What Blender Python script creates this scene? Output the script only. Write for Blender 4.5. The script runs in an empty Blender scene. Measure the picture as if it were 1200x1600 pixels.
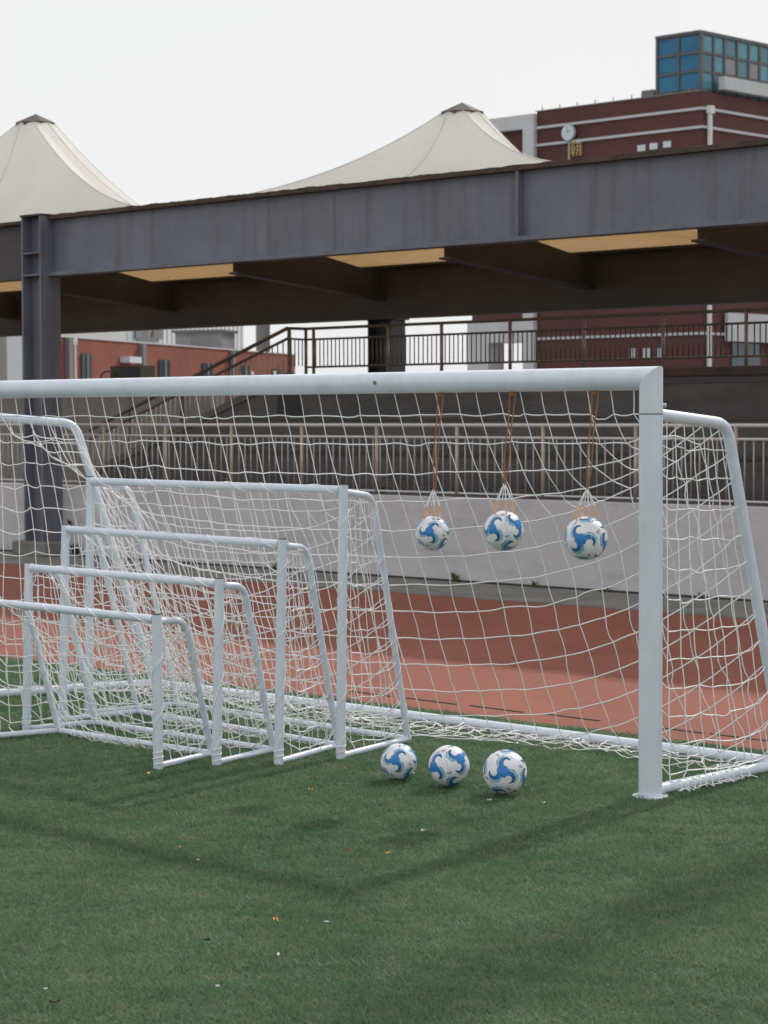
import bpy, math, random
import numpy as np
from mathutils import Matrix, Vector

random.seed(7)
RNG = np.random.default_rng(11)
S = bpy.context.scene
COL = S.collection

# ------------------------------------------------------------------ camera
FPX, YAW, PITCH, ROLL = 3426.5, math.radians(43.874), math.radians(2.542), math.radians(-0.199)
CAM = np.array([6.495, -8.641, 1.889])
Fv = np.array([-math.sin(YAW) * math.cos(PITCH), math.cos(YAW) * math.cos(PITCH), -math.sin(PITCH)])
R0 = np.array([math.cos(YAW), math.sin(YAW), 0.0])
U0 = np.cross(R0, Fv)
Rv = R0 * math.cos(ROLL) + U0 * math.sin(ROLL)
Uv = -R0 * math.sin(ROLL) + U0 * math.cos(ROLL)
cd = bpy.data.cameras.new('camera')
cam = bpy.data.objects.new('camera', cd)
COL.objects.link(cam)
cam.matrix_world = Matrix(((Rv[0], Uv[0], -Fv[0], CAM[0]), (Rv[1], Uv[1], -Fv[1], CAM[1]),
                           (Rv[2], Uv[2], -Fv[2], CAM[2]), (0, 0, 0, 1)))
cd.sensor_fit = 'HORIZONTAL'
cd.sensor_width = 36.0
cd.lens = 36.0 * FPX / 1200.0
cd.clip_start = 0.1
cd.clip_end = 3000
cd.dof.use_dof = True
cd.dof.focus_distance = 11.0
cd.dof.aperture_fstop = 9.0
S.camera = cam

# ------------------------------------------------------------------ world, sun, exposure
SUN_EL = math.radians(38.1)
SUN_DIR = Vector((-0.465, 2.664, 2.12)).normalized()      # towards the sun
SUN_AZ = math.atan2(SUN_DIR.x, SUN_DIR.y)
W = bpy.data.worlds.new('World')
S.world = W
W.use_nodes = True
nt = W.node_tree
nt.nodes.clear()
sky = nt.nodes.new('ShaderNodeTexSky')
sky.sky_type = 'NISHITA'
sky.sun_disc = False
sky.sun_elevation = SUN_EL
sky.sun_rotation = SUN_AZ
sky.air_density = 1.5
sky.dust_density = 4.0
hsv = nt.nodes.new('ShaderNodeHueSaturation')
hsv.inputs['Saturation'].default_value = 0.45
tc = nt.nodes.new('ShaderNodeTexCoord')
nz = nt.nodes.new('ShaderNodeTexNoise')
nz.inputs['Scale'].default_value = 2.2
nz.inputs['Detail'].default_value = 4
mp = nt.nodes.new('ShaderNodeMapRange')
mp.inputs['From Min'].default_value = 0.3
mp.inputs['From Max'].default_value = 0.7
mp.inputs['To Min'].default_value = 8.55
mp.inputs['To Max'].default_value = 9.55
cc = nt.nodes.new('ShaderNodeCombineColor')
tint_r = nt.nodes.new('ShaderNodeMath'); tint_r.operation = 'MULTIPLY'; tint_r.inputs[1].default_value = 0.99
tint_b = nt.nodes.new('ShaderNodeMath'); tint_b.operation = 'MULTIPLY'; tint_b.inputs[1].default_value = 1.004
mx = nt.nodes.new('ShaderNodeMix')
mx.data_type = 'RGBA'
mx.inputs['Factor'].default_value = 0.93
bg = nt.nodes.new('ShaderNodeBackground')
bg.inputs['Strength'].default_value = 0.1
wo = nt.nodes.new('ShaderNodeOutputWorld')
L = nt.links.new
L(tc.outputs['Generated'], nz.inputs['Vector'])
L(nz.outputs['Fac'], mp.inputs['Value'])
L(mp.outputs['Result'], tint_r.inputs[0]); L(mp.outputs['Result'], tint_b.inputs[0])
L(tint_r.outputs[0], cc.inputs['Red']); L(mp.outputs['Result'], cc.inputs['Green']); L(tint_b.outputs[0], cc.inputs['Blue'])
L(sky.outputs['Color'], hsv.inputs['Color'])
L(hsv.outputs['Color'], mx.inputs['A']); L(cc.outputs['Color'], mx.inputs['B'])
L(mx.outputs['Result'], bg.inputs['Color'])
L(bg.outputs['Background'], wo.inputs['Surface'])

sl = bpy.data.lights.new('sun', 'SUN')
sl.energy = 2.8
sl.angle = math.radians(1.7)
sl.color = (1.0, 0.95, 0.88)
so = bpy.data.objects.new('sun', sl)
COL.objects.link(so)
so.rotation_euler = SUN_DIR.to_track_quat('Z', 'Y').to_euler()
so.location = (0, 20, 30)

S.view_settings.view_transform = 'Standard'
S.view_settings.look = 'None'
S.view_settings.exposure = 0.0
S.view_settings.gamma = 1.0
S.view_settings.use_curve_mapping = False


# ------------------------------------------------------------------ helpers
def ray(px, py):
    return Fv + Rv * (px - 600) / FPX - Uv * (py - 800) / FPX


def at(px, py, Y):
    """world point seen at a reference pixel, on the plane y = Y"""
    d = ray(px, py)
    return CAM + d * (Y - CAM[1]) / d[1]


def at_x(px, py, X):
    d = ray(px, py)
    return CAM + d * (X - CAM[0]) / d[0]


class MB:
    """collects shapes; build() links them as one mesh object"""

    def __init__(self):
        self.v = []
        self.f = []
        self.n = 0

    def add(self, verts, faces):
        verts = np.asarray(verts, float)
        self.v.append(verts)
        n = self.n
        self.f.extend([tuple(i + n for i in fc) for fc in faces])
        self.n += len(verts)
        return self

    def box(self, a, b):
        x0, y0, z0 = np.minimum(a, b)
        x1, y1, z1 = np.maximum(a, b)
        self.add([(x0, y0, z0), (x1, y0, z0), (x1, y1, z0), (x0, y1, z0), (x0, y0, z1), (x1, y0, z1), (x1, y1, z1), (x0, y1, z1)],
                 [(0, 3, 2, 1), (4, 5, 6, 7), (0, 1, 5, 4), (1, 2, 6, 5), (2, 3, 7, 6), (3, 0, 4, 7)])
        return self

    def bevbox(self, a, b, r):
        """box with chamfered vertical and top edges"""
        x0, y0, z0 = np.minimum(a, b)
        x1, y1, z1 = np.maximum(a, b)
        rings = []
        for z, i in ((z0, r), (z0 + r, 0), (z1 - r, 0), (z1, r)):
            rings.append([(x0 + i + r, y0 + i, z), (x1 - i - r, y0 + i, z), (x1 - i, y0 + i + r, z), (x1 - i, y1 - i - r, z),
                          (x1 - i - r, y1 - i, z), (x0 + i + r, y1 - i, z), (x0 + i, y1 - i - r, z), (x0 + i, y0 + i + r, z)])
        v = [p for rg in rings for p in rg]
        f = [tuple(range(7, -1, -1)), tuple(range(24, 32))]
        for k in range(3):
            for i in range(8):
                j = (i + 1) % 8
                f.append((k * 8 + i, k * 8 + j, k * 8 + 8 + j, k * 8 + 8 + i))
        self.add(v, f)
        return self

    def tube(self, pts, r, sides=8, cap=True, closed=False):
        P = np.asarray(pts, float)
        m = len(P)
        if closed:
            T = np.roll(P, -1, 0) - np.roll(P, 1, 0)
        else:
            T = np.gradient(P, axis=0)
        T /= np.linalg.norm(T, axis=1)[:, None] + 1e-12
        a = np.array([0, 0, 1.0]) if abs(T[0, 2]) < 0.9 else np.array([0, 1.0, 0])
        N = np.empty_like(P)
        n = np.cross(a, T[0]); n /= np.linalg.norm(n)
        for i in range(m):
            n = n - T[i] * (n @ T[i])
            n /= np.linalg.norm(n) + 1e-12
            N[i] = n
        B = np.cross(T, N)
        rr = np.broadcast_to(np.asarray(r, float), (m,))
        ang = np.arange(sides) * 2 * math.pi / sides
        V = P[:, None] + rr[:, None, None] * (np.cos(ang)[None, :, None] * N[:, None] + np.sin(ang)[None, :, None] * B[:, None])
        f = []
        last = m if closed else m - 1
        for i in range(last):
            i2 = (i + 1) % m
            for k in range(sides):
                k2 = (k + 1) % sides
                f.append((i * sides + k, i * sides + k2, i2 * sides + k2, i2 * sides + k))
        if cap and not closed:
            f.append(tuple(range(sides - 1, -1, -1)))
            f.append(tuple((m - 1) * sides + k for k in range(sides)))
        self.add(V.reshape(-1, 3), f)
        return self

    def prism(self, poly, d):
        """polygon (list of 3-D points) extruded by vector d"""
        P = np.asarray(poly, float)
        n = len(P)
        V = np.vstack([P, P + np.asarray(d, float)])
        f = [tuple(range(n - 1, -1, -1)), tuple(range(n, 2 * n))]
        for i in range(n):
            j = (i + 1) % n
            f.append((i, j, n + j, n + i))
        self.add(V, f)
        return self

    def mesh(self, name, mat, off=(0, 0, 0), smooth=False):
        me = bpy.data.meshes.new(name)
        V = np.vstack(self.v) - np.asarray(off, float)
        me.from_pydata(V.tolist(), [], self.f)
        me.materials.append(mat)
        if smooth:
            me.polygons.foreach_set('use_smooth', [True] * len(me.polygons))
        me.update()
        return me

    def build(self, name, mat, parent=None, smooth=False):
        off = ROOT.get(parent.name, (0, 0, 0)) if parent else (0, 0, 0)
        o = bpy.data.objects.new(name, self.mesh(name, mat, off, smooth))
        COL.objects.link(o)
        if parent:
            o.parent = parent
            ROOT[o.name] = off
        if smooth == 'auto' or smooth:
            try:
                o.data.set_sharp_from_angle(angle=math.radians(40))
            except Exception:
                pass
        return o


ROOT = {}      # world location of the root each part hangs under


def tag(o, label=None, cat=None, group=None, kind=None):
    if label: o['label'] = label
    if cat: o['category'] = cat
    if group: o['group'] = group
    if kind: o['kind'] = kind
    return o


def thing(name, loc, label, cat, group=None):
    o = bpy.data.objects.new(name, None)
    o.empty_display_size = 0.2
    COL.objects.link(o)
    o.location = loc
    ROOT[o.name] = tuple(loc)
    return tag(o, label, cat, group)


def inst(name, me, parent, loc, rot=(0, 0, 0), scale=(1, 1, 1)):
    """a part that shares mesh data; loc in world coordinates"""
    o = bpy.data.objects.new(name, me)
    COL.objects.link(o)
    if parent:
        off = ROOT[parent.name]
        o.parent = parent
        ROOT[o.name] = off
        loc = np.asarray(loc, float) - np.asarray(off)
    o.location = loc
    o.rotation_euler = rot
    o.scale = scale
    return o


def fillet(pts, radii, seg=6):
    """polyline with rounded inner corners"""
    P = [np.asarray(p, float) for p in pts]
    out = [P[0]]
    for i in range(1, len(P) - 1):
        r = radii[i - 1]
        a = P[i - 1] - P[i]; b = P[i + 1] - P[i]
        a /= np.linalg.norm(a); b /= np.linalg.norm(b)
        p0 = P[i] + a * r; p1 = P[i] + b * r
        for t in np.linspace(0, 1, seg + 1):
            out.append((1 - t) ** 2 * p0 + 2 * t * (1 - t) * P[i] + t * t * p1)
    out.append(P[-1])
    return np.array(out)


# ------------------------------------------------------------------ materials
def mat(name, col, rough=0.6, var=0.12, scale=6.0, bump=0.0, bscale=60.0, metal=0.0, col2=None, stain=None,
        stain_scale=(1, 1, 1), stain_amt=0.5, spec=0.5, coat=0.0, island=0.0):
    """principled surface whose colour drifts between two tones, with optional stains and fine relief"""
    m = bpy.data.materials.new(name)
    m.use_nodes = True
    t = m.node_tree
    b = t.nodes['Principled BSDF']
    b.inputs['Roughness'].default_value = rough
    b.inputs['Metallic'].default_value = metal
    b.inputs['Specular IOR Level'].default_value = spec
    b.inputs['Coat Weight'].default_value = coat
    lk = t.links.new
    co = t.nodes.new('ShaderNodeTexCoord')
    geo = t.nodes.new('ShaderNodeNewGeometry')
    n1 = t.nodes.new('ShaderNodeTexNoise')
    n1.inputs['Scale'].default_value = scale
    n1.inputs['Detail'].default_value = 6
    n1.inputs['Roughness'].default_value = 0.62
    lk(geo.outputs['Position'], n1.inputs['Vector'])
    rp = t.nodes.new('ShaderNodeValToRGB')
    c = np.array(col)
    c2 = np.array(col2) if col2 is not None else c * (1 + var)
    c1 = c if col2 is not None else c * (1 - var)
    rp.color_ramp.elements[0].position = 0.32
    rp.color_ramp.elements[1].position = 0.68
    rp.color_ramp.elements[0].color = (*np.clip(c1, 0, 1), 1)
    rp.color_ramp.elements[1].color = (*np.clip(c2, 0, 1), 1)
    lk(n1.outputs['Fac'], rp.inputs['Fac'])
    out = rp.outputs['Color']
    if stain is not None:
        mpn = t.nodes.new('ShaderNodeMapping')
        mpn.inputs['Scale'].default_value = stain_scale
        lk(geo.outputs['Position'], mpn.inputs['Vector'])
        n2 = t.nodes.new('ShaderNodeTexNoise')
        n2.inputs['Scale'].default_value = 1.0
        n2.inputs['Detail'].default_value = 8
        n2.inputs['Roughness'].default_value = 0.7
        lk(mpn.outputs['Vector'], n2.inputs['Vector'])
        mr = t.nodes.new('ShaderNodeMapRange')
        mr.inputs['From Min'].default_value = 0.50
        mr.inputs['From Max'].default_value = 0.72
        mr.inputs['To Max'].default_value = stain_amt
        lk(n2.outputs['Fac'], mr.inputs['Value'])
        mi = t.nodes.new('ShaderNodeMix'); mi.data_type = 'RGBA'
        lk(mr.outputs['Result'], mi.inputs['Factor'])
        lk(out, mi.inputs['A'])
        mi.inputs['B'].default_value = (*stain, 1)
        out = mi.outputs['Result']
    if island:
        hs = t.nodes.new('ShaderNodeHueSaturation')
        mr = t.nodes.new('ShaderNodeMapRange')
        mr.inputs['To Min'].default_value = 1 - island
        mr.inputs['To Max'].default_value = 1 + island
        lk(geo.outputs['Random Per Island'], mr.inputs['Value'])
        lk(mr.outputs['Result'], hs.inputs['Value'])
        lk(out, hs.inputs['Color'])
        out = hs.outputs['Color']
    lk(out, b.inputs['Base Color'])
    if bump:
        n3 = t.nodes.new('ShaderNodeTexNoise')
        n3.inputs['Scale'].default_value = bscale
        n3.inputs['Detail'].default_value = 5
        lk(geo.outputs['Position'], n3.inputs['Vector'])
        bp = t.nodes.new('ShaderNodeBump')
        bp.inputs['Strength'].default_value = bump
        bp.inputs['Distance'].default_value = 0.02
        lk(n3.outputs['Fac'], bp.inputs['Height'])
        lk(bp.outputs['Normal'], b.inputs['Normal'])
    return m


M = {}
M['paint'] = mat('goal_paint', (0.69, 0.76, 0.865), 0.34, 0.05, 5, 0.03, 90, stain=(0.42, 0.46, 0.47), stain_scale=(9, 9, 4), stain_amt=0.28)
M['cap_dark'] = mat('dark_plug', (0.05, 0.06, 0.07), 0.6)
M['net'] = mat('net_cord', (0.88, 0.88, 0.89), 0.8, 0.08, 12)
M['turf'] = mat('turf_backing', (0.054, 0.098, 0.053), 0.95, 0.2, 3, 0.5, 120)  # colour darkened to stand in for the self-shadow between fibres
M['blade'] = mat('turf_fibre', (0.106, 0.197, 0.100), 0.6, 0.22, 1.1, col2=(0.176, 0.278, 0.150), island=0.35, spec=0.3,
                 stain=(0.28, 0.31, 0.19), stain_scale=(6.5, 6.5, 6.5), stain_amt=0.75)


def add_translucency(m, amt):
    """thin fibres let some of the light through"""
    t = m.node_tree
    b = t.nodes['Principled BSDF']
    src = b.inputs['Base Color'].links[0].from_socket
    tr = t.nodes.new('ShaderNodeBsdfTranslucent')
    mi = t.nodes.new('ShaderNodeMixShader')
    mi.inputs['Fac'].default_value = amt
    t.links.new(src, tr.inputs['Color'])
    t.links.new(b.outputs[0], mi.inputs[1]); t.links.new(tr.outputs[0], mi.inputs[2])
    t.links.new(mi.outputs[0], t.nodes['Material Output'].inputs['Surface'])


add_translucency(M['blade'], 0.4)
M['track'] = mat('track_rubber', (0.215, 0.062, 0.040), 0.9, 0.1, 0.8, 0.5, 110, col2=(0.275, 0.085, 0.052), stain=(0.26, 0.075, 0.05),
                 stain_scale=(0.35, 1.8, 1), stain_amt=0.5)
M['track_mark'] = mat('track_dark_mark', (0.035, 0.03, 0.03), 0.8)
M['concrete'] = mat('apron_concrete', (0.20, 0.195, 0.185), 0.9, 0.2, 1.5, 0.3, 60, stain=(0.09, 0.09, 0.08), stain_scale=(1.2, 3, 2), stain_amt=0.7)
M['soil'] = mat('wall_foot_dirt', (0.05, 0.045, 0.035), 0.95, 0.3, 20)
M['plaster'] = mat('white_plaster', (0.54, 0.525, 0.545), 0.85, 0.07, 1.2, 0.2, 40, stain=(0.36, 0.345, 0.34), stain_scale=(0.9, 0.9, 2.4), stain_amt=0.75)
M['terrace'] = mat('terrace_concrete', (0.115, 0.108, 0.108), 0.9, 0.16, 1.2, 0.3, 40, stain=(0.06, 0.056, 0.055), stain_scale=(0.7, 2, 4), stain_amt=0.7)
M['greywall'] = mat('grey_render', (0.30, 0.285, 0.275), 0.9, 0.1, 1.0, 0.2, 40, stain=(0.18, 0.17, 0.165), stain_scale=(3, 1, 0.6), stain_amt=0.6)
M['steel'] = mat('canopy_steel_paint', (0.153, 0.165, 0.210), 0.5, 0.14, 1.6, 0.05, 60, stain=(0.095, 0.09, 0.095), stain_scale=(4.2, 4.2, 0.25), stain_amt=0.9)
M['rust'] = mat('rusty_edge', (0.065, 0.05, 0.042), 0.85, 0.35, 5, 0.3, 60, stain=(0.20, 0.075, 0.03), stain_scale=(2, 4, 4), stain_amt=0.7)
M['dark_steel'] = mat('shaded_steel_paint', (0.060, 0.056, 0.056), 0.6, 0.15, 2, stain=(0.045, 0.04, 0.038), stain_scale=(2, 2, 1), stain_amt=0.6)  # darker copy of the canopy steel, under-roof shade put into its colour
M['stainless'] = mat('rail_steel', (0.58, 0.56, 0.56), 0.35, 0.08, 8, metal=0.3)
M['tanpost'] = mat('rail_post_tan', (0.45, 0.385, 0.305), 0.4, 0.1, 8, metal=0.3)
M['baluster'] = mat('thin_bar_steel', (0.42, 0.395, 0.385), 0.4, 0.1, 8, metal=0.3)
M['postbronze'] = mat('rail_post_bronze', (0.25, 0.21, 0.165), 0.4, 0.1, 8, metal=0.3)
M['bronze'] = mat('stair_rail_bronze', (0.125, 0.11, 0.095), 0.45, 0.12, 8, metal=0.4)
M['capbrown'] = mat('tent_cap', (0.095, 0.075, 0.068), 0.7, 0.15, 5)
M['rope'] = mat('orange_rope', (0.38, 0.155, 0.06), 0.75, 0.15, 60)
M['peach'] = mat('pale_orange_cord', (0.78, 0.44, 0.24), 0.75, 0.1, 60)
M['whitecord'] = mat('white_cord', (0.80, 0.80, 0.80), 0.75, 0.05, 60)
M['whitepaint'] = mat('white_facade', (0.56, 0.575, 0.60), 0.8, 0.05, 0.5, stain=(0.48, 0.48, 0.49), stain_scale=(0.6, 0.6, 0.2), stain_amt=0.5)
M['pipe'] = mat('white_pipe', (0.72, 0.72, 0.72), 0.5, 0.04)
M['frame'] = mat('curtain_frame', (0.10, 0.105, 0.11), 0.45, 0.1, 1)
M['louvre'] = mat('grey_louvre', (0.30, 0.29, 0.31), 0.6, 0.08, 2)
M['gold'] = mat('gold_letter', (0.52, 0.40, 0.17), 0.4, 0.08, 3, metal=0.4)
M['clockface'] = mat('clock_face', (0.60, 0.68, 0.76), 0.35, 0.05, 2)
M['black'] = mat('black_plastic', (0.014, 0.014, 0.015), 0.5)
M['olive'] = mat('olive_housing', (0.07, 0.06, 0.035), 0.6)
M['window'] = mat('window_glass', (0.05, 0.075, 0.095), 0.15, 0.3, 0.6, spec=0.7)
M['windowlight'] = mat('pale_window', (0.62, 0.66, 0.70), 0.4, 0.06, 1)
M['brightwhite'] = mat('bright_white_cladding', (0.82, 0.82, 0.82), 0.7, 0.04, 1)
M['greytrim'] = mat('grey_trim', (0.20, 0.195, 0.195), 0.7, 0.1, 1)
M['leafyellow'] = mat('dry_leaf', (0.50, 0.27, 0.06), 0.7, 0.3, 60)
M['leafred'] = mat('red_leaf', (0.28, 0.06, 0.03), 0.7, 0.3, 60)
M['litter'] = mat('white_scrap', (0.75, 0.75, 0.72), 0.7, 0.1, 60)
M['litterdark'] = mat('dark_scrap', (0.03, 0.025, 0.02), 0.8, 0.3, 60)
M['weed'] = mat('weed_leaf', (0.055, 0.085, 0.025), 0.6, 0.3, 30, island=0.3)
M['weeddark'] = mat('dark_weed', (0.018, 0.020, 0.014), 0.7, 0.3, 30)


def glass(name, col):
    m = mat(name, col, 0.25, 0.2, 0.45, spec=0.25)
    return m


M['glassdeep'] = glass('blue_glass_deep', (0.032, 0.175, 0.320))
M['glasspale'] = glass('blue_glass_pale', (0.13, 0.320, 0.410))
M['glasscurtain'] = glass('blue_glass_curtained', (0.115, 0.230, 0.290))


def brick_mat(name, c1, c2, mortar, bw, bh, vertical_axis_mix):
    """running-bond courses in world space; courses are too far off to pick out"""
    m = bpy.data.materials.new(name); m.use_nodes = True
    t = m.node_tree; b = t.nodes['Principled BSDF']; b.inputs['Roughness'].default_value = 0.8
    geo = t.nodes.new('ShaderNodeNewGeometry')
    sp = t.nodes.new('ShaderNodeSeparateXYZ'); t.links.new(geo.outputs['Position'], sp.inputs[0])
    ad = t.nodes.new('ShaderNodeMath'); ad.operation = 'MULTIPLY_ADD'
    t.links.new(sp.outputs['Y'], ad.inputs[0]); ad.inputs[1].default_value = vertical_axis_mix
    t.links.new(sp.outputs['X'], ad.inputs[2])
    cb = t.nodes.new('ShaderNodeCombineXYZ')
    t.links.new(ad.outputs[0], cb.inputs['X']); t.links.new(sp.outputs['Z'], cb.inputs['Y'])
    br = t.nodes.new('ShaderNodeTexBrick')
    br.inputs['Color1'].default_value = (*c1, 1); br.inputs['Color2'].default_value = (*c2, 1); br.inputs['Mortar'].default_value = (*mortar, 1)
    br.inputs['Scale'].default_value = 1.0
    br.inputs['Brick Width'].default_value = bw; br.inputs['Row Height'].default_value = bh
    br.inputs['Mortar Size'].default_value = bh * 0.08
    t.links.new(cb.outputs[0], br.inputs['Vector'])
    n = t.nodes.new('ShaderNodeTexNoise'); n.inputs['Scale'].default_value = 0.35; n.inputs['Detail'].default_value = 6
    t.links.new(geo.outputs['Position'], n.inputs['Vector'])
    mr = t.nodes.new('ShaderNodeMapRange'); mr.inputs['From Min'].default_value = 0.3; mr.inputs['From Max'].default_value = 0.7
    mr.inputs['To Min'].default_value = 0.82; mr.inputs['To Max'].default_value = 1.15
    t.links.new(n.outputs['Fac'], mr.inputs['Value'])
    hs = t.nodes.new('ShaderNodeHueSaturation')
    t.links.new(br.outputs['Color'], hs.inputs['Color']); t.links.new(mr.outputs['Result'], hs.inputs['Value'])
    t.links.new(hs.outputs['Color'], b.inputs['Base Color'])
    return m


M['maroon'] = brick_mat('maroon_tile', (0.118, 0.038, 0.039), (0.100, 0.033, 0.035), (0.08, 0.035, 0.035), 0.24, 0.09, 1.0)
M['brick'] = brick_mat('red_brick', (0.27, 0.070, 0.045), (0.22, 0.058, 0.042), (0.22, 0.075, 0.055), 0.3, 0.09, -1.0)


def membrane_mat(name, trans, amt, c0, c1):
    m = bpy.data.materials.new(name); m.use_nodes = True
    t = m.node_tree; t.nodes.clear()
    o = t.nodes.new('ShaderNodeOutputMaterial')
    d = t.nodes.new('ShaderNodeBsdfDiffuse'); tr = t.nodes.new('ShaderNodeBsdfTranslucent')
    geo = t.nodes.new('ShaderNodeNewGeometry')
    n = t.nodes.new('ShaderNodeTexNoise'); n.inputs['Scale'].default_value = 1.1; n.inputs['Detail'].default_value = 7; n.inputs['Roughness'].default_value = 0.65
    t.links.new(geo.outputs['Position'], n.inputs['Vector'])
    rp = t.nodes.new('ShaderNodeValToRGB')
    rp.color_ramp.elements[0].position = 0.3; rp.color_ramp.elements[0].color = (*c0, 1)
    rp.color_ramp.elements[1].position = 0.7; rp.color_ramp.elements[1].color = (*c1, 1)
    t.links.new(n.outputs['Fac'], rp.inputs['Fac'])
    t.links.new(rp.outputs['Color'], d.inputs['Color'])
    tr.inputs['Color'].default_value = (*trans, 1)
    mx = t.nodes.new('ShaderNodeMixShader'); mx.inputs['Fac'].default_value = amt
    t.links.new(d.outputs[0], mx.inputs[1]); t.links.new(tr.outputs[0], mx.inputs[2])
    t.links.new(mx.outputs[0], o.inputs['Surface'])
    return m


M['membrane'] = membrane_mat('tent_membrane', (0.97, 0.96, 0.94), 0.40, (0.84, 0.82, 0.78), (0.94, 0.92, 0.885))
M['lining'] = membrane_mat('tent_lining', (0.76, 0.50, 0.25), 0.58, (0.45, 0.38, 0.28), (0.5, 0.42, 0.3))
M['seam'] = mat('membrane_seam', (0.62, 0.60, 0.57), 0.8)

# ------------------------------------------------------------------ the ground
TRACK_Y0, TRACK_Y1, WALL_Y = 1.618, 8.198, 9.698
g = MB().box((-900, -900, -0.30), (900, 900, -0.012))
tag(g.build('ground', M['concrete']), kind='structure')
g = MB().add([(-60, -60, 0), (60, -60, 0), (60, TRACK_Y0, 0), (-60, TRACK_Y0, 0)], [(0, 1, 2, 3)])
tag(g.build('turf', M['turf']), kind='structure')
g = MB().add([(-70, TRACK_Y0 - 0.01, -0.004), (70, TRACK_Y0 - 0.01, -0.004), (70, TRACK_Y1, -0.004), (-70, TRACK_Y1, -0.004)], [(0, 1, 2, 3)])
tag(g.build('track', M['track']), kind='structure')
g = MB().box((-70, TRACK_Y1 + 0.002, -0.1), (70, WALL_Y + 0.3, 0.006))
tag(g.build('apron', M['concrete']), kind='structure')

# turf fibres: dense where the camera stands near, thinner further off
def grass():
    def region(n, x0, x1, y0, y1, keep, h, w):
        x = RNG.uniform(x0, x1, n); y = RNG.uniform(y0, y1, n)
        k = keep(x, y)
        x, y = x[k], y[k]
        m = len(x)
        a = RNG.uniform(0, 2 * math.pi, m); la = RNG.uniform(0, 2 * math.pi, m)
        hh = h * RNG.uniform(0.45, 1.15, m); ln = hh * RNG.uniform(0.3, 1.9, m); ww = w * RNG.uniform(0.6, 1.3, m)
        hh = hh * (1 + 0.3 * np.sin(x * 9.1 + 2 * np.sin(y * 5.3)) * np.sin(y * 11.7 + 1.5 * np.sin(x * 4.1)) + 0.2 * np.sin(x * 31 + 3 * np.sin(y * 13)) * np.sin(y * 27))
        v = np.empty((m, 3, 3))
        v[:, 0] = np.stack([x - np.cos(a) * ww / 2, y - np.sin(a) * ww / 2, np.zeros(m)], 1)
        v[:, 1] = np.stack([x + np.cos(a) * ww / 2, y + np.sin(a) * ww / 2, np.zeros(m)], 1)
        v[:, 2] = np.stack([x + np.cos(la) * ln, y + np.sin(la) * ln, hh], 1)
        return v.reshape(-1, 3)

    def dist(x, y):
        return -np.sin(YAW) * (x - CAM[0]) + np.cos(YAW) * (y - CAM[1]), np.cos(YAW) * (x - CAM[0]) + np.sin(YAW) * (y - CAM[1])

    def near(x, y):
        d, l = dist(x, y)
        return (d > 5.7) & (d < 9.3) & (abs(l) < 0.178 * d + 1.6)

    def mid(x, y):
        d, l = dist(x, y)
        return (d >= 9.3) & (d < 12.5) & (abs(l) < 0.178 * d + 1.6)

    def far(x, y):
        d, l = dist(x, y)
        return (d >= 12.5) & (d < 20) & (abs(l) < 0.178 * d + 1.6)
    V = np.vstack([region(1900000, -3.4, 6.0, -6.6, 0.3, near, 0.017, 0.0042),
                   region(1300000, -6.4, 3.5, -4.5, TRACK_Y0, mid, 0.018, 0.0055),
                   region(560000, -11.5, 1.5, -3.7, TRACK_Y0, far, 0.019, 0.008)])
    m = len(V) // 3
    me = bpy.data.meshes.new('grass')
    me.vertices.add(m * 3); me.loops.add(m * 3); me.polygons.add(m)
    me.vertices.foreach_set('co', V.astype(np.float32).ravel())
    me.loops.foreach_set('vertex_index', np.arange(m * 3, dtype=np.int32))
    me.polygons.foreach_set('loop_start', np.arange(0, m * 3, 3, dtype=np.int32))
    me.polygons.foreach_set('loop_total', np.full(m, 3, dtype=np.int32))
    me.materials.append(M['blade'])
    me.update(calc_edges=True)
    o = bpy.data.objects.new('grass', me)
    COL.objects.link(o)
    print('grass blades', m)
    return tag(o, 'short green artificial grass fibres covering the pitch', 'grass', kind='stuff')


grass()

# dark dashes painted on the track near its inner edge
DASH = MB().box((-0.23, -0.012, 0), (0.23, 0.012, 0.003)).mesh('track_mark', M['track_mark'])
for i, (px, py) in enumerate(((575, 1083), (674, 1095), (776, 1107), (893, 1120), (1052, 1139), (1160, 1152))):
    d = ray(px, py); p = CAM + d * (-CAM[2] / d[2])
    o = inst('track_mark', DASH, None, (p[0], p[1], -0.002), (0, 0, math.radians(-2)))
    o.parent = bpy.data.objects['track']

# ------------------------------------------------------------------ low wall, terrace, rear wall
def X_at(px, Y, py=650):
    return at(px, py, Y)[0]


WALL_Z = 0.95
w = thing('low_wall', (-12, WALL_Y, 0), 'long low white plastered wall along the far side of the red track', 'wall')
xs = [-27.0, -22.4, -17.3, -12.4, -7.5, -2.6, 2.3, 7.2]
for a, b in zip(xs[:-1], xs[1:]):
    MB().box((a + 0.0008, WALL_Y, 0.0), (b - 0.0008, WALL_Y + 0.22, WALL_Z)).build('wall_panel', M['plaster'], w)
MB().box((-27, WALL_Y - 0.02, 0.0), (7.2, WALL_Y - 0.002, 0.028)).build('dirt_line', M['soil'], w)
MB().box((-27, WALL_Y + 0.24, WALL_Z - 0.12), (7.2, WALL_Y + 0.30, WALL_Z + 0.015)).build('coping', M['terrace'], w)

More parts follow.
